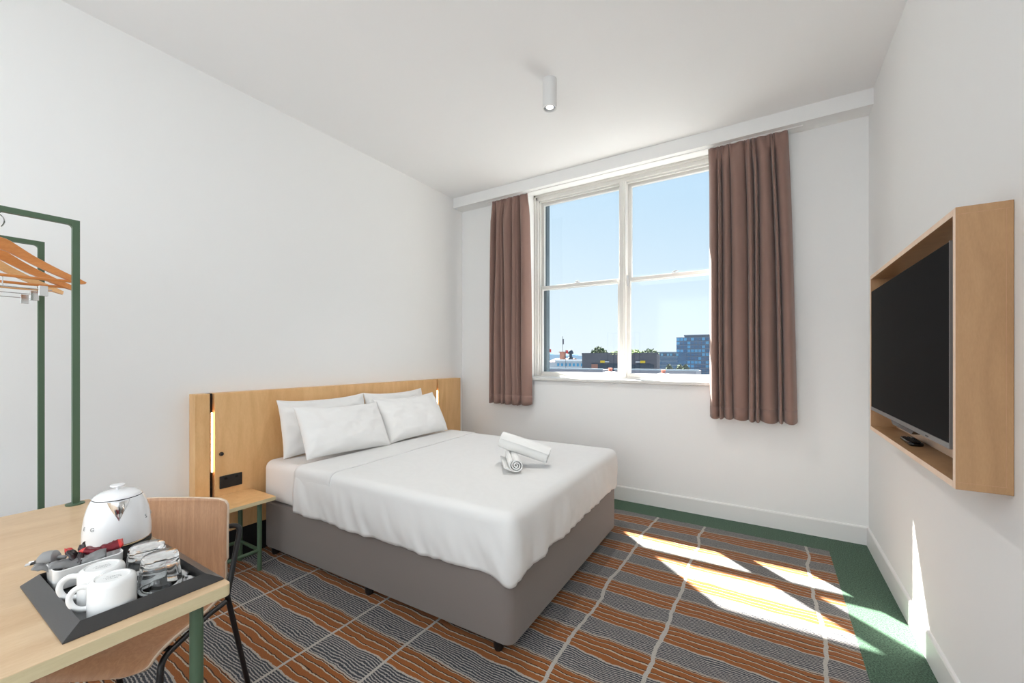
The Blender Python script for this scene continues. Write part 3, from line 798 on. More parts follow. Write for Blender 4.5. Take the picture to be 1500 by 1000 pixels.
# ---------------------------------------------------------------- hangers (local: y = width, z down from the hook centre on the rail)
def hanger_arm(s, blunt):
    topc = [(0, -.078), (.03, -.083), (.06, -.103), (.09, -.125), (.13, -.149), (.17, -.171), (.20, -.186), (.221, -.199)]
    botc = [(0, -.118), (.03, -.125), (.06, -.141), (.09, -.158), (.13, -.178), (.17, -.196), (.20, -.208), (.219, -.214 if blunt else -.206)]
    K_ = .97 if blunt else .93
    tp = catmull([(0, y*K_, z) for y, z in topc], 3); bt = catmull([(0, y*K_, z) for y, z in botc], 3)
    bm = bmesh.new(); n = len(tp)
    rows = []
    for k in range(n):
        w = .0065+(.006*(k/(n-1))**2 if blunt else .001)
        bend = .030*(k/(n-1))**2     # arms curve forward
        a, b_ = tp[k], bt[k]; md = (a+b_)/2
        row = [(-w+bend, a.y*s, a.z-.002), (-w*.4+bend, a.y*s, a.z), (w*.4+bend, a.y*s, a.z), (w+bend, a.y*s, a.z-.002), (w+bend, b_.y*s, b_.z+.002), (0+bend, b_.y*s, b_.z), (-w+bend, b_.y*s, b_.z+.002)]
        rows.append([bm.verts.new(q) for q in row])
    m_ = 7
    for a, b_ in zip(rows, rows[1:]):
        for k in range(m_): bm.faces.new((a[k], a[(k+1) % m_], b_[(k+1) % m_], b_[k]))
    bm.faces.new(rows[0]); bm.faces.new(rows[-1][::-1])
    return bm
def hanger(label, x, mat, blunt, rz, clipy, dy=0):
    t = thing('clothes_hanger', label, 'hanger', (x, .2395+dy, RZ-.012+.0115), (0, 0, rz), 'wooden hangers on the rack')
    for s in (1, -1): obj('wooden_arm', hanger_arm(s, blunt), mat, t, local=True, smooth=True)
    bm = bmesh.new(); hk = [(0, .0, -.085), (0, 0, -.055)]
    hk += [(0, .002, -.045), (0, .010, -.036)]
    for k in range(0, 13):
        a = -PI/4+k*(PI*1.35)/12; hk.append((0, (.027*math.cos(a)-.003), -.0135+.027*math.sin(a)-.0135))
    tube(bm, catmull(hk, 2), .0019, 8); obj('hook', bm, m_chrome, t, local=True, smooth=True)
    bm = bmesh.new(); tube(bm, [(.024, -.195, -.2), (.004, -.1, -.201), (.004, .1, -.201), (.024, .195, -.2)], .0048, 8); obj('trouser_bar', bm, mat, t, local=True, smooth=True)
    bm = bmesh.new(); z_ = -.236
    tube(bm, [(0, -clipy-.02, z_), (0, clipy+.02, z_)], .0019, 8)
    tube(bm, [(0, -.02, -.203), (0, -.02, z_)], .0015, 6); tube(bm, [(0, .02, -.203), (0, .02, z_)], .0015, 6)
    obj('clip_rod', bm, m_chrome, t, local=True, smooth=True)
    for s in (1, -1):
        bm = bmesh.new(); y_ = clipy*s
        bx(bm, .003, .006, y_-.0105, y_+.0105, z_-.022, z_+.012); bx(bm, -.006, -.003, y_-.0105, y_+.0105, z_-.022, z_+.012)
        bx(bm, -.003, .003, y_-.008, y_+.008, z_-.004, z_+.004)
        obj('trouser_clip', bm, m_chrome, t, local=True, bevel=.0008)
    return t
hanger('nearest clothes hanger, orange-brown wood with pointed tips, by the front green frame', -2.10, m_hang, False, 0, .108)
hanger('middle clothes hanger, orange-brown wood with broad blunt shoulders', -2.285, m_hang, True, .05, .112, .006)
hanger('farthest clothes hanger, paler wood, nearest the wall', -2.45, m_hang2, True, .02, .118)

# ---------------------------------------------------------------- chair
CA = math.radians(-55.9); CF = Vector((math.cos(CA), math.sin(CA), 0)); CS = Vector((-CF.y, CF.x, 0)); CO = Vector((-1.758, .585, 0))
chair = thing('desk_chair', 'oak plywood shell chair on black metal legs pushed in at the desk', 'chair', tuple(CO))
def cw(s, f_, z): return CO+CS*s+CF*f_+Vector((0, 0, z))
def shell():
    prof = catmull([(0, 0.0, .765), (0, .004, .70), (0, .006, .60), (0, .004, .54), (0, .004, .50), (0, .022, .465), (0, .07, .449), (0, .15, .443), (0, .25, .446), (0, .31, .441), (0, .338, .425), (0, .348, .408)], 5)
    bm = bmesh.new(); NW = 28; rows = []; n = len(prof)
    for j, p in enumerate(prof):
        f_, z = p.y, p.z; u = j/(n-1)
        hw = .204
        if z > .735: hw = .204-.030+math.sqrt(max(0, .030**2-(z-.735)**2)) if z < .765 else .174
        if f_ > .30 and z < .445: hw = .204-.07*min(1, (u-.88)/.12 if u > .88 else 0)**2
        if .45 < z < .56: hw -= .006
        row = []
        for i in range(NW+1):
            s = -1+2*i/NW
            c = .010*s*s if z > .50 else .010*s*s*max(0, (z-.45)/.05)
            dz = -.006*(1-s*s) if z < .47 else 0
            row.append(bm.verts.new(cw(s*hw, f_+c, z+dz+(.003*(1-s*s) if j == 0 else 0))))
        rows.append(row)
    for a, b_ in zip(rows, rows[1:]):
        for i in range(NW): bm.faces.new((a[i], a[i+1], b_[i+1], b_[i]))
    return bm
o = obj('seat_shell', shell(), [m_oak, m_oakedge], chair, smooth='full')
q = o.modifiers.new('thick', 'SOLIDIFY'); q.thickness = .011; q.offset = 0; q.material_offset_rim = 1
r_ = .0085
for s in (1, -1):
    # rear leg: starts behind the backrest, runs down past the seat to the floor
    pts = fillet([cw(.10*s, -.004, .655), cw(.217*s, -.035, .655), cw(.212*s, .03, .44), cw(.225*s, -.085, 0)], .022, 5)
    bm = bmesh.new(); tube(bm, pts, r_, 12); obj('rear_leg', bm, m_black, chair, smooth=True)
    pts = fillet([cw(.212*s, .04, .425), cw(.195*s, .10, .418), cw(.185*s, .275, .402), cw(.212*s, .325, 0)], .04, 6)
    bm = bmesh.new(); tube(bm, pts, r_, 12); obj('front_leg', bm, m_black, chair, smooth=True)
bm = bmesh.new(); tube(bm, [cw(-.19, .12, .42), cw(.19, .12, .42)], r_*.9, 10); tube(bm, [cw(-.185, .24, .41), cw(.185, .24, .41)], r_*.9, 10)
obj('cross_bar', bm, m_black, chair, smooth=True)

# ---------------------------------------------------------------- tray
TX0, TX1, TY0, TY1 = -1.385, -1.045, .195, .4465
IX0, IX1, IY0, IY1 = -1.362, -1.058, .220, .414
tray = thing('serving_tray', 'charcoal rectangular tray with wide sloping rim on the desk corner', 'tray', (-1.21, .32, DT))
bm = bmesh.new(); e0 = DT+.0002
def ring(pts, z): return [bm.verts.new((x, y, z)) for x, y in pts]
R_o = ring([(TX0, TY0), (TX1, TY0), (TX1, TY1), (TX0, TY1)], e0); R_1 = ring([(TX0, TY0), (TX1, TY0), (TX1, TY1), (TX0, TY1)], DT+.003)
R_2 = ring([(IX0, IY0), (IX1, IY0), (IX1, IY1), (IX0, IY1)], DT+.025); R_3 = ring([(IX0+.002, IY0+.002), (IX1-.002, IY0+.002), (IX1-.002, IY1-.004), (IX0+.002, IY1-.004)], DT+.004)
for a, b_ in ((R_o, R_1), (R_1, R_2), (R_2, R_3)):
    for k in range(4): bm.faces.new((a[k], a[(k+1) % 4], b_[(k+1) % 4], b_[k]))
bm.faces.new(R_o[::-1])
obj('tray_rim', bm, m_tray, tray, bevel=.0008)
bm = bmesh.new(); bx(bm, IX0, IX1, IY0, IY1, DT+.001, DT+.004); obj('tray_floor', bm, m_trayin, tray)
TZ = DT+.0042

# ---------------------------------------------------------------- kettle
KX, KY = -1.474, .377
ket = thing('electric_kettle', 'white electric kettle with chrome spout standing behind the tray', 'kettle', (KX, KY, DT))
camdir = math.atan2(-KY, -KX)
k0 = DT+.0005
kang = camdir+math.radians(2)
def krf(a, z):
    # small spout beak towards the room
    d = (a-kang+PI) % (2*PI)-PI
    return 1+.10*math.exp(-(d/.22)**2)*max(0, (z-(DT+.100))/.04)
bm = bmesh.new(); lathe(bm, [(0, k0), (.066, k0), (.068, k0+.003), (.068, k0+.012), (.062, k0+.015), (0, k0+.015)], KX, KY, 40)
obj('power_base', bm, m_blackmt, ket, smooth=True)
bm = bmesh.new(); lathe(bm, [(0, k0+.0151), (.066, k0+.0151), (.0675, k0+.017), (.0675, k0+.020)], KX, KY, 48); obj('base_ring', bm, m_chrome, ket, smooth=True)
kp = [(.0675, k0+.020), (.0685, k0+.030), (.0680, k0+.050), (.0662, k0+.072), (.0628, k0+.094), (.0580, k0+.112), (.0535, k0+.124), (.0500, k0+.131)]
bm = bmesh.new(); lathe(bm, kp, KX, KY, 64, rfun=krf); obj('kettle_body', bm, m_kettle, ket, smooth='full')
bm = bmesh.new(); lathe(bm, [(.0500, k0+.131), (.0485, k0+.1325), (.0475, k0+.1325)], KX, KY, 48); obj('lid_seal', bm, m_blackgl, ket, smooth=True)
bm = bmesh.new(); lathe(bm, [(.0492, k0+.1326), (.0488, k0+.1345), (.044, k0+.1395), (.034, k0+.1450), (.020, k0+.1485), (0, k0+.1495)], KX, KY, 48); obj('kettle_lid', bm, m_kettle, ket, smooth='full')
bm = bmesh.new(); lathe(bm, [(.004, k0+.148), (.0035, k0+.157), (.013, k0+.1575), (.0155, k0+.160), (.0145, k0+.1625), (0, k0+.1635)], KX, KY, 28); obj('lid_knob', bm, m_kettle, ket, smooth=True)
# chrome V spout set into the front
bm = bmesh.new(); vs = []
def kr(z):
    for (r0_, z0_), (r1_, z1_) in zip(kp, kp[1:]):
        if z0_ <= z <= z1_: return r0_+(r1_-r0_)*(z-z0_)/(z1_-z0_)
    return kp[-1][0]
rows = []
for j in range(13):
    t = j/12; z = k0+.082+(.1305-.082)*t; hwv = .004+.44*t**1.2; row = []
    for i in range(17):
        s = -1+2*i/16; a = kang+hwv*s
        r = kr(z)*krf(a, z)+.0006+.010*(t**1.4)*(1-s*s)
        row.append(bm.verts.new((KX+math.cos(a)*r, KY+math.sin(a)*r, z)))
    rows.append(row)
for a, b_ in zip(rows, rows[1:]):
    for i in range(16): bm.faces.new((a[i], a[i+1], b_[i+1], b_[i]))
tag(obj('spout', bm, m_chrome, ket, smooth='full'), 'chrome triangular pouring spout')
bm = bmesh.new(); ha = kang+PI
hp = [(KX+math.cos(ha)*r, KY+math.sin(ha)*r, z) for r, z in ((.050, k0+.122), (.078, k0+.128), (.098, k0+.110), (.100, k0+.075), (.090, k0+.040), (.066, k0+.030))]
tube(bm, catmull(hp, 6), .009, 12, flat=.8); obj('handle', bm, m_kettle, ket, smooth=True)
def kletter(ch, da, z):
    cu = bpy.data.curves.new('txt', 'FONT'); cu.body = ch; cu.size = .0135; cu.extrude = .0004; cu.align_x = 'CENTER'; cu.align_y = 'CENTER'
    to = bpy.data.objects.new('txt', cu); C.objects.link(to); dg = bpy.context.evaluated_depsgraph_get(); dg.update()
    me = bpy.data.meshes.new_from_object(to.evaluated_get(dg)); bm = bmesh.new(); bm.from_mesh(me); bpy.data.objects.remove(to); bpy.data.meshes.remove(me)
    a = kang+da; r = kr(z)*krf(a, z)+.0006
    n_ = Vector((math.cos(a), math.sin(a), .18)).normalized(); xa = Vector((-math.sin(a), math.cos(a), 0)); ya = n_.cross(xa)
    for v in bm.verts: v.co = Vector((KX+math.cos(a)*r, KY+math.sin(a)*r, z))+xa*v.co.x+ya*v.co.y+n_*v.co.z
    obj('letter_mark', bm, m_mark, ket)
kletter('G', math.radians(-46), k0+.068); kletter('E', math.radians(-68), k0+.068); kletter('S', math.radians(54), k0+.074); kletter('M', math.radians(82), k0+.074)

# ---------------------------------------------------------------- mugs (inverted)
def mug():
    t = thing('mug', '', 'mug', (0, 0, 0), group='white mugs on the tray')
    bm = bmesh.new(); R_ = .0362; Hm = .0665
    lathe(bm, [(R_-.0035, .0), (R_, .001), (R_, Hm-.010), (R_-.002, Hm-.004), (R_-.007, Hm), (R_-.010, Hm+.0005), (R_-.012, Hm-.0015), (0, Hm-.0018)], 0, 0, 48)
    lathe(bm, [(R_-.0035, 0), (R_-.0035, Hm-.008), (0, Hm-.008)], 0, 0, 48)
    obj('cup_body', bm, m_ceramic, t, local=True, smooth=True)
    bm = bmesh.new(); tube(bm, catmull([(-.033, 0, .054), (-.046, 0, .057), (-.057, 0, .050), (-.061, 0, .036), (-.056, 0, .022), (-.045, 0, .014), (-.034, 0, .014)], 5), .0052, 10, flat=.75); obj('handle', bm, m_ceramic, t, local=True, smooth=True)
    bm = bmesh.new()
    for k, (w, y) in enumerate(((.020, .005), (.026, -.001), (.016, -.007))):
        x = -w/2
        while x < w/2:
            l = random.uniform(.0012, .003); bx(bm, x, x+l, y-.0007, y+.0007, Hm-.0019, Hm-.0014); x += l+.0009
    obj('base_stamp', bm, m_mark, t, local=True)
    return t
mg = mug(); mg['label'] = 'white mug upside down at the near rim of the tray'
mg2 = copy_tree(mg)
mg.location = (-1.0975, .273, TZ); mg.rotation_euler = (0, 0, math.radians(62)); mg2.location = (-1.1715, .275, TZ); mg2.rotation_euler = (0, 0, math.radians(66))
mg2['label'] = 'white mug upside down between the other mug and the sachet dish'

# ---------------------------------------------------------------- tumblers (inverted)
def tumbler():
    t = thing('tumbler', '', 'glass', group='clear tumblers on the tray')
    Hm = .0775; seg = 60
    def rf(a, z):
        return 1-.028*max(0, math.cos(a*10))*(1 if z > .043 else max(0, (z-.025)/.018))
    bm = bmesh.new()
    lathe(bm, [(.0365, 0), (.0378, .001), (.0372, .018), (.0352, .041), (.0345, .045), (.0325, .065), (.0308, .074), (.0285, .077), (0, .077)], 0, 0, seg, rfun=rf)
    lathe(bm, [(.0365, 0), (.0352, .02), (.0325, .046), (.0295, .058), (.024, .0625), (0, .063)], 0, 0, seg)
    bmesh.ops.remove_doubles(bm, verts=bm.verts, dist=1e-6)
    obj('glass_wall', bm, m_tumbler, t, local=True, smooth='full'); return t
tg = tumbler(); tg['label'] = 'clear tumbler upside down at the near rim of the tray'; tg2 = copy_tree(tg)
tg.location = (-1.104, .350, TZ)
tg2.location = (-1.184, .352, TZ); tg2.rotation_euler = (0, 0, .3)
tg2['label'] = 'clear tumbler upside down behind the other, nearest the kettle'

# ---------------------------------------------------------------- teaspoons
def spoon():
    t = thing('teaspoon', '', 'spoon', group='teaspoons on the tray')
    bm = bmesh.new(); n = 10; rows = []
    for j in range(n+1):
        u = j/n; x = -.019+.038*u; hw = .0118*math.sqrt(max(0.02, 1-(2*u-1)**2))*(1.05-.2*u)
        rows.append([bm.verts.new((x, hw*s, .0012+.0045*(s*s)*.8+.003*(2*u-1)**2)) for s in (-1, -.6, -.2, .2, .6, 1)])
    for a, b_ in zip(rows, rows[1:]):
        for i in range(5): bm.faces.new((a[i], a[i+1], b_[i+1], b_[i]))
    o = obj('bowl', bm, m_steel, t, local=True, smooth='full'); q = o.modifiers.new('t', 'SOLIDIFY'); q.thickness = .0012; q.offset = 1
    bm = bmesh.new(); tube(bm, [(.017, 0, .005), (.03, 0, .0085), (.06, 0, .008), (.10, 0, .0045), (.112, 0, .0035)], [.0022, .0016, .0020, .0032, .0026], 8, flat=1.4); obj('handle', bm, m_steel, t, local=True, smooth=True)
    return t
sp = spoon(); sp['label'] = 'steel teaspoon whose bowl lies beside the near tumbler'; sp2 = copy_tree(sp)
sp.location = (-1.090, .3985, TZ); sp.rotation_euler = (0, 0, math.radians(180)); sp2.location = (-1.135, .3990, TZ+.001); sp2.rotation_euler = (0, 0, math.radians(178))
sp2['label'] = 'steel teaspoon farther back along the tray rim, mostly behind the tumblers'

# ---------------------------------------------------------------- sachet dish with its contents
dish = thing('sachet_dish', 'white ceramic dish holding sachets at the left of the tray', 'dish', (-1.309, .281, TZ))
def dish_bm():
    bm = bmesh.new(); x0, x1, y0, y1 = -1.3445, -1.2745, .225, .338; lv = []
    def rr(ins, z, r): return [bm.verts.new((p[0], p[1], z+(.006*abs((p[1]-(y0+y1)/2)/((y1-y0)/2))**3 if z > TZ+.03 else 0))) for p in rrect(x0+ins, x1-ins, y0+ins, y1-ins, r, 6)]
    L_ = [rr(.008, TZ, .012), rr(.003, TZ+.003, .014), rr(.001, TZ+.012, .013), rr(0, TZ+.040, .011), rr(.0015, TZ+.0415, .0105), rr(.003, TZ+.040, .010), rr(.004, TZ+.010, .010), rr(.008, TZ+.005, .009)]
    for a, b_ in zip(L_, L_[1:]):
        for k in range(len(a)): bm.faces.new((a[k], a[(k+1) % len(a)], b_[(k+1) % len(a)], b_[k]))
    bm.faces.new(L_[0][::-1]); bm.faces.new(L_[-1]); return bm
obj('dish_body', dish_bm(), m_ceramic, dish, smooth=True)
def sachet(label, loc, rot, w, l, mat, seed, puff=.006, mat2=None):
    bm = bmesh.new(); n, m_ = 12, 8; top = []; bot = []
    for j in range(m_+1):
        v = -1+2*j/m_; rt = []; rb = []
        for i in range(n+1):
            u = -1+2*i/n; d = max(0, 1-u**4)*max(0, 1-v**2)
            wz = .006*noise.noise(Vector((u*1.6+seed, v*1.5, seed*3)))+.003*noise.noise(Vector((u*5, v*5, seed)))
            x, y = u*l/2, v*w/2
            a = bm.verts.new((x, y, puff*d**.6+wz)); rt.append(a)
            rb.append(a if (i in (0, n) or j in (0, m_)) else bm.verts.new((x, y, -puff*d**.6+wz)))
        top.append(rt); bot.append(rb)
    for j in range(m_):
        for i in range(n):
            f1 = bm.faces.new((top[j][i], top[j][i+1], top[j+1][i+1], top[j+1][i])); f2 = bm.faces.new((bot[j][i], bot[j+1][i], bot[j+1][i+1], bot[j][i+1]))
            if mat2 and (i < 2 or i > n-3): f1.material_index = f2.material_index = 1
    o = obj('sachet', bm, [mat, mat2] if mat2 else mat, None, local=True, smooth='full'); o.location = loc; o.rotation_euler = rot
    return tag(o, label, 'sachet', 'sachets in the dish')
r3 = lambda a, b_, c: (math.radians(a), math.radians(b_), math.radians(c))
zc = TZ+.040
sachet('dark red foil sachet lying at the kettle end of the dish', (-1.310, 0.322, zc+.013), r3(15, -14, 75), .030, .046, m_redfoil, 1, .008, m_redbr)
sachet('dark red crumpled sachet with a bright red end, middle of the dish', (-1.317, 0.296, zc+.012), r3(-20, 18, 60), .030, .046, m_redfoil, 4, .008, m_redbr)
sachet('narrow black stick sachet leaning across the dish', (-1.312, 0.273, zc+.010), r3(40, 32, -20), .014, .072, m_dkfoil, 6, .003)
sachet('bright red and dark sachet standing in the dish behind the black stick', (-1.325, 0.265, zc+.009), r3(-30, 50, 30), .026, .050, m_dkfoil, 8, .005, m_redbr)
sachet('grey paper sachet lying flat at the near end of the dish', (-1.307, 0.251, zc+.004), r3(10, 12, 80), .034, .055, m_grfoil, 10, .006)
sachet('grey paper sachet tucked between the red sachets', (-1.295, 0.286, zc+.006), r3(30, -14, 68), .026, .052, m_grfoil, 13, .005)
sachet('grey sachet drooping over the left end of the dish', (-1.328, 0.227, zc+.001), r3(8, 20, 70), .030, .048, m_grfoil, 17, .004)

# ---------------------------------------------------------------- power plug beside the dish
plug = thing('power_plug', 'grey power plug with dark pins propped on the end of the dish', 'plug', (-1.362, .226, DT+.04))
bm = bmesh.new()
lathe(bm, [(0, -.019), (.011, -.019), (.0165, -.015), (.0185, -.006), (.0185, .004), (.015, .009), (.010, .014), (0, .015)], 0, 0, 28)
RmP = Matrix.Rotation(math.radians(-38), 3, 'Z') @ Matrix.Rotation(math.radians(100), 3, 'X')
po_ = Vector((-1.366, .232, DT+.050))
for v in bm.verts: v.co = RmP @ v.co + po_
obj('plug_body', bm, m_plug, plug, smooth=True)
for dx_, a in ((-.0068, .5), (.0068, -.5), ):
    bm = bmesh.new(); bx(bm, -.0032, .0032, -.0008, .0008, .012, .024, 0); bx(bm, -.0032, .0032, -.0008, .0008, .024, .033, 1)
    for v in bm.verts: v.co = RmP @ (Matrix.Rotation(a, 3, 'Z') @ v.co + Vector((dx_, .002, 0))) + po_
    obj('pin', bm, [m_blackmt, m_steel], plug)
bm = bmesh.new()
cp = [po_+RmP @ Vector((0, 0, -.017)), po_+RmP @ Vector((0, -.004, -.03)), Vector((-1.395, .252, DT+.03)), Vector((-1.412, .275, DT+.006)), Vector((-1.430, .300, DT+.0045))]
tube(bm, catmull(cp, 6), .0036, 10); obj('cord', bm, m_plug, plug, smooth=True)

# ================================================================ outside
GZ = -18.0
m_tar = M_plain('city_ground', hexc(108, 110, 112), .9, vary=.2, vscale=.1)
g = bmesh.new(); bx(g, -900, 700, 6, 1400, GZ-1, GZ); tag(obj('ground', g, m_tar), kind='structure')
m_dkb = M_plain('dark_grey_cladding', hexc(84, 84, 90), .8, vary=.12, vscale=.6)
m_dkb2 = M_plain('blue_grey_cladding', hexc(44, 58, 70), .7, vary=.15, vscale=.8)
m_conc = M_plain('pale_concrete', hexc(170, 178, 182), .8, vary=.06, vscale=.5)
m_roofg = M_plain('grey_roof_sheet', hexc(136, 134, 140), .7, vary=.06, vscale=.5)
m_white = M_plain('white_render', hexc(236, 236, 234), .7)
m_brick = M_plain('orange_brick', hexc(150, 104, 88), .8, vary=.15, vscale=2)
m_terra = M_plain('terracotta', hexc(190, 104, 80), .7)
m_tglass = M_plain('blue_tower_glass', hexc(28, 88, 124), .25, vary=.35, vscale=.4)
m_tglass2 = M_plain('light_tower_glass', hexc(70, 150, 186), .25, vary=.2, vscale=.5)
m_tdark = M_plain('dark_tower_frame', hexc(36, 62, 84), .5)
m_slab = M_plain('pale_tower_slab', hexc(74, 104, 124), .6)
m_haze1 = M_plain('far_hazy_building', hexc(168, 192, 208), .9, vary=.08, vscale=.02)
m_leaf = M_plain('leaf_green', hexc(112, 132, 62), .8, vary=.4, vscale=1.0)
m_leafd = M_plain('leaf_dark', hexc(62, 84, 48), .8, vary=.4, vscale=1.0)
m_yel = M_plain('yellow_sign', hexc(214, 180, 40), .6)
m_red = M_plain('red_cloth', hexc(200, 60, 60), .8)

def bldg(name, label, x0, x1, y0, y1, ztop, mat, cat='building'):
    t = thing(name, label, cat, ((x0+x1)/2, (y0+y1)/2, GZ)); box('walls', x0, x1, y0, y1, GZ, ztop, mat, t); return t
# dark flat building with roof garden
t = bldg('office_block', 'dark grey flat-roofed block with planting on its roof', -24.6, -13.4, 60, 62, 1.75, m_dkb)
box('parapet', -24.6, -13.2, 59.9, 60.1, 1.75, 2.0, m_dkb, t)
for x in (-22.0, -19.4, -15.2): box('recessed_bay', x-1.0, x+1.0, 59.93, 60.0, -.6+.2, .45, m_dkb2, t)
box('long_window_band', -21.2, -13.8, 59.9, 60.0, -1.2, .3, m_dkb2, t)
for x in (-21.25, -15.3): tag(box('sign', x-.35, x+.35, 59.84, 59.9, .52, .86, m_yel, t), 'small yellow sign')
for x in (-20.55, -16.0): tag(box('sign', x-.3, x+.3, 59.84, 59.9, .62, .72, m_white, t), 'small white sign')
box('brown_door', -23.0, -22.0, 59.85, 59.9, -.9, .3, m_brick, t)
def bush(name, label, x, y, z, rx, rz, mat, seed, n=260, cat='shrub'):
    rnd = random.Random(seed); bm = bmesh.new()
    for _ in range(n):
        a = rnd.uniform(0, 2*PI); u = rnd.uniform(-.2, 1); r = math.sqrt(max(0, 1-u*u))*rnd.uniform(.55, 1)
        p = Vector((x+rx*r*math.cos(a), y+rx*.8*r*math.sin(a), z+rz*max(0, u)*rnd.uniform(.6, 1.05)))
        s = rnd.uniform(.12, .26)*min(1, rz)
        d1 = Vector((rnd.uniform(-1, 1), rnd.uniform(-1, 1), rnd.uniform(-.6, 1))).normalized()*s; d2 = d1.orthogonal().normalized()*s*.6
        bm.faces.new([bm.verts.new(p+d1), bm.verts.new(p+d2), bm.verts.new(p-d1), bm.verts.new(p-d2)])
    o = obj(name, bm, mat); tag(o, label, cat, 'roof garden plants'); return o
bush('roof_shrub', 'tallest dark green shrub on the dark block roof, seen in the left pane', -22.6, 62, 1.7, 1.5, 1.25, m_leafd, 1, 420)
bush('roof_shrub', 'low yellow-green planting on the roof, just left of the window mullion', -19.0, 61, 1.8, 1.9, .55, m_leaf, 2, 300)
bush('roof_shrub', 'yellow-green planting on the roof, just right of the window mullion', -16.9, 61, 1.8, 1.6, .7, m_leaf, 3, 300)
bush('roof_shrub', 'dark green planting at the right end of the dark block roof', -14.6, 61, 1.8, 1.3, .75, m_leafd, 4, 300)
# middle long glass building
t = bldg('apartment_block', 'long pale-banded low apartment block left of the glass tower', -27.5, -21.4, 120, 135, 2.95, m_tglass)
for k in range(6):
    z = 2.75-k*1.15; box('floor_slab', -27.6, -21.3, 119.5, 120.1, z-.18, z+.12, m_slab, t)
for k in range(8):
    x = -27.2+k*.8; box('window_pane', x, x+.5, 119.85, 119.98, 1.85, 2.45, m_tglass2 if k % 3 else m_tdark, t)
# glass tower
t = thing('glass_tower', 'blue glass apartment tower at the right edge of the window', 'building', (-15, 150, GZ))
box('tower_core', -22.9, -6, 141, 160, GZ, 8.3, m_tdark, t); box('side_wing', -25.3, -22.9, 141, 158, GZ, 7.8, m_tdark, t)
box('roof_edge', -23.0, -5.9, 140.6, 141.2, 8.15, 8.55, m_tdark, t)
fz = [7.6-1.22*k for k in range(10)]
cols_ = []
x = -25.2
while x < -8: cols_.append((x, x+.86)); x += 1.06
pane0 = {}
for r_i, z in enumerate(fz):
    for c_i, (xa, xb) in enumerate(cols_):
        mt = m_tglass2 if random.random() < (.5 if r_i < 4 else .2) else m_tglass
        key = (mt.name,)
        if key not in pane0:
            o = box('window_pane', -.43, .43, -.06, 0, 0, .84, mt, None, origin=(0, 0, 0)); pane0[key] = o; o.parent = t
        else:
            o = pane0[key].copy(); C.objects.link(o); o.parent = t
        o.location = Vector(((xa+xb)/2, 141, z-.84))-t.location
for z in fz:
    box('floor_slab', -25.35, -6, 140.75, 141.05, z+.04, z+.24, m_slab, t)
# low roofs near the window
t = thing('low_rooftop', 'long grey low roof just above the sill, seen in the left pane', 'roof', (-10.5, 25, GZ), group='low roofs')
box('roof_box', -12.9, -8.9, 25, 27, GZ, .50, m_roofg, t); box('coping', -12.95, -8.85, 24.95, 25.05, .50, .58, m_conc, t)
t = thing('low_rooftop', 'long grey low roof just above the sill, seen in the right pane', 'roof', (-5.6, 25, GZ), group='low roofs')
box('roof_box', -8.1, -3.45, 25, 27, GZ, .51, m_roofg, t); box('coping', -8.15, -3.3, 24.95, 25.05, .51, .60, m_conc, t)
# chimney pots
for i, (x, lb) in enumerate(((-4.02, 'orange chimney pot on a white cap, seen low in the left pane'), (-2.50, 'orange chimney pot on a white cap, seen low in the right pane'))):
    t = thing('chimney_pot', lb, 'chimney', (x, 12, GZ), group='chimney pots below the window')
    dz = -.03*i
    bm = bmesh.new(); lathe(bm, [(.062, .84+dz), (.058, .86+dz), (.055, .925+dz), (.066, .93+dz), (.066, .945+dz), (.04, .95+dz), (0, .95+dz)], x, 12, 16); obj('pot', bm, m_terra, t, smooth=True)
    bm = bmesh.new(); lathe(bm, [(0, .60+dz), (.45, .62+dz), (.30, .78+dz), (.12, .85+dz), (0, .86+dz)], x, 12, 16); obj('white_cap', bm, m_white, t, smooth=True)
    box('stack', x-.3, x+.3, 11.7, 12.3, GZ, .62+dz, m_white, t)
# left side town
t = bldg('white_building', 'long white building low at the left of the window view', -39.0, -32.0, 80, 81.7, .62, m_conc)
box('roof_strip', -39.1, -31.9, 79.9, 80.1, .62, .95, m_white, t)
for k in range(7): box('window', -38.4+k*.9, -38.0+k*.9, 79.9, 80.0, -.5, .1, m_tglass2, t)
t = bldg('brick_tower', 'small square orange brick tower with flagpole left in the view', -38.8, -37.85, 82, 83, 2.45, m_brick, 'tower')
box('tower_cornice', -39.0, -37.7, 81.9, 83.1, 2.45, 2.62, m_brick, t)
bm = bmesh.new(); tube(bm, [(-38.35, 82.5, 2.62), (-38.35, 82.5, 6.0)], .05, 6); obj('flagpole', bm, m_dkb, t)
bm = bmesh.new(); bx(bm, -38.3, -38.05, 82.48, 82.52, 4.2, 5.4); obj('flag', bm, m_dkb, t)
t = bldg('red_roofed_house', 'low red-roofed house behind the brick tower, far left', -45.0, -39.9, 88, 98, .3, m_conc, 'house')
bm = bmesh.new(); v = [bm.verts.new(p) for p in ((-45, 88, .3), (-39.9, 88, .3), (-39.9, 98, .3), (-45, 98, .3), (-45, 93, 1.2), (-39.9, 93, 1.2))]
for q in ((0, 1, 5, 4), (2, 3, 4, 5), (0, 4, 3), (1, 2, 5), (3, 2, 1, 0)): bm.faces.new([v[i] for i in q])
obj('roof', bm, m_brick, t)
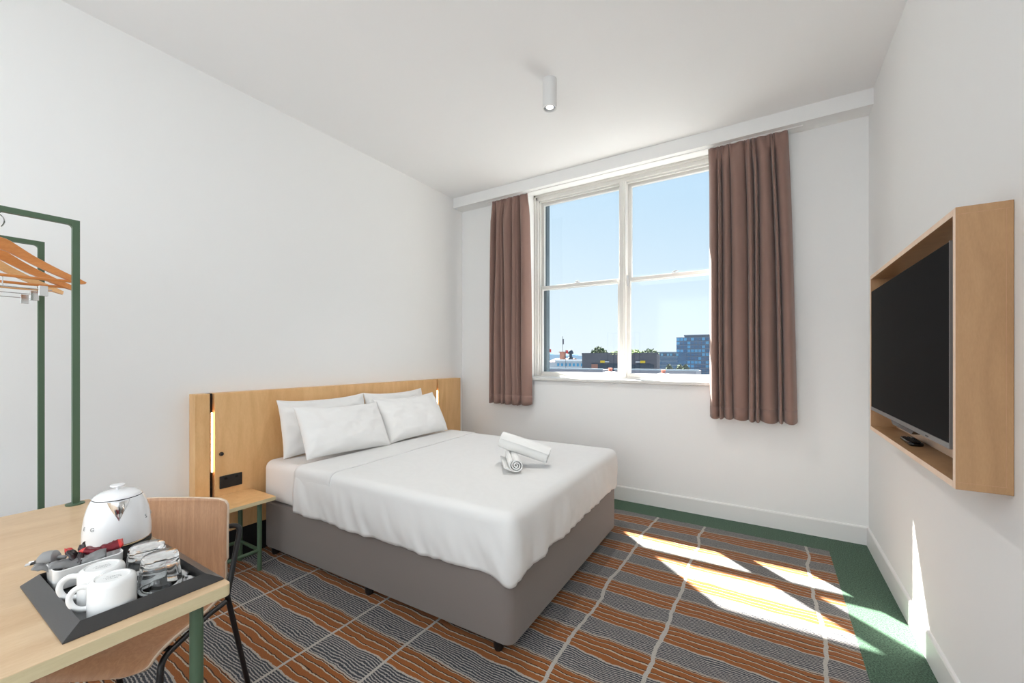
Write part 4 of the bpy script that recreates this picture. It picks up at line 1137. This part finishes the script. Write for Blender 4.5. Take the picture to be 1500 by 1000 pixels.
for x, y, zt, lb in ((-40.2, 79.5, 3.2, 'small red flag on a pole at the far left of the view'), (-36.25, 79.5, 2.9, 'small red flag on a thin pole right of the brick tower')):
    t = thing('flagpole', lb, 'flag', (x, y, GZ), group='distant flags')
    bm = bmesh.new(); tube(bm, [(x, y, GZ), (x, y, zt)], .04, 6); obj('pole', bm, m_dkb, t)
    bm = bmesh.new(); rows = [[bm.verts.new((x+.04+.5*i/5, y+.05*math.sin(i*1.5), zt-.65*j-.1*i/5)) for i in range(6)] for j in range(2)]
    for i in range(5): bm.faces.new((rows[0][i], rows[0][i+1], rows[1][i+1], rows[1][i]))
    o = obj('flag', bm, m_red, t); q = o.modifiers.new('t', 'SOLIDIFY'); q.thickness = .02
t = thing('domed_turret', 'small dark domed turret on the white building roof', 'tower', (-37.1, 84, GZ))
bm = bmesh.new(); lathe(bm, [(.55, GZ), (.55, 1.2), (.62, 1.25), (.35, 1.5), (.28, 2.1), (.6, 2.2), (.62, 2.45), (.4, 2.9), (.1, 3.05), (0, 3.3)], -37.1, 84, 14); obj('dome', bm, m_dkb2, t, smooth=True)
# hazy skyline
for a, b_, zt, lb in ((-214, -189, 4.6, 'pale hazy building on the horizon just right of the brick tower'), (-187, -158, 3.6, 'lower hazy building on the horizon, touching the dark block')):
    t = thing('distant_building', lb, 'building', ((a+b_)/2, 400, GZ), group='hazy skyline')
    box('walls', a, b_, 400, 420, GZ, zt, m_haze1, t)
    box('roof_block', a+(b_-a)*.3, a+(b_-a)*.5, 402, 410, zt, zt+1.2, m_haze1, t)
bm = bmesh.new(); rows = []
for i in range(121):
    x = -900+i*13.3; h_ = 2.2+2.2*noise.noise(Vector((x*.008, 1, 4)))+1.0*noise.noise(Vector((x*.05, 1, 4)))
    rows.append([bm.verts.new((x, 700, GZ)), bm.verts.new((x, 700, h_)), bm.verts.new((x, 760, h_-1)), bm.verts.new((x, 760, GZ))])
for a, b_ in zip(rows, rows[1:]):
    for k in range(3): bm.faces.new((a[k], a[k+1], b_[k+1], b_[k]))
tag(obj('hills', bm, m_haze1), kind='structure')
# street trees in the gap before the tower
for i, (x, lb) in enumerate(((-13.7, 'bushy tree crown before the glass tower, left one'), (-12.4, 'bushy tree crown before the glass tower, middle one'), (-11.2, 'bushy tree crown before the glass tower, right one'))):
    t = thing('street_tree', lb, 'tree', (x, 70, GZ), group='trees before the tower')
    o = bush('crown', '', x, 70+2*(i % 2), -1.0, .6, 1.2, m_leafd, 30+i, 260)
    for k_ in ('label', 'category', 'group'):
        if k_ in o: del o[k_]
    o.parent = t; o.location = o.location-t.location
    bm = bmesh.new(); tube(bm, [(x, 70+2*(i % 2), GZ), (x, 70+2*(i % 2), -.6)], .15, 6); obj('trunk', bm, m_brick, t)
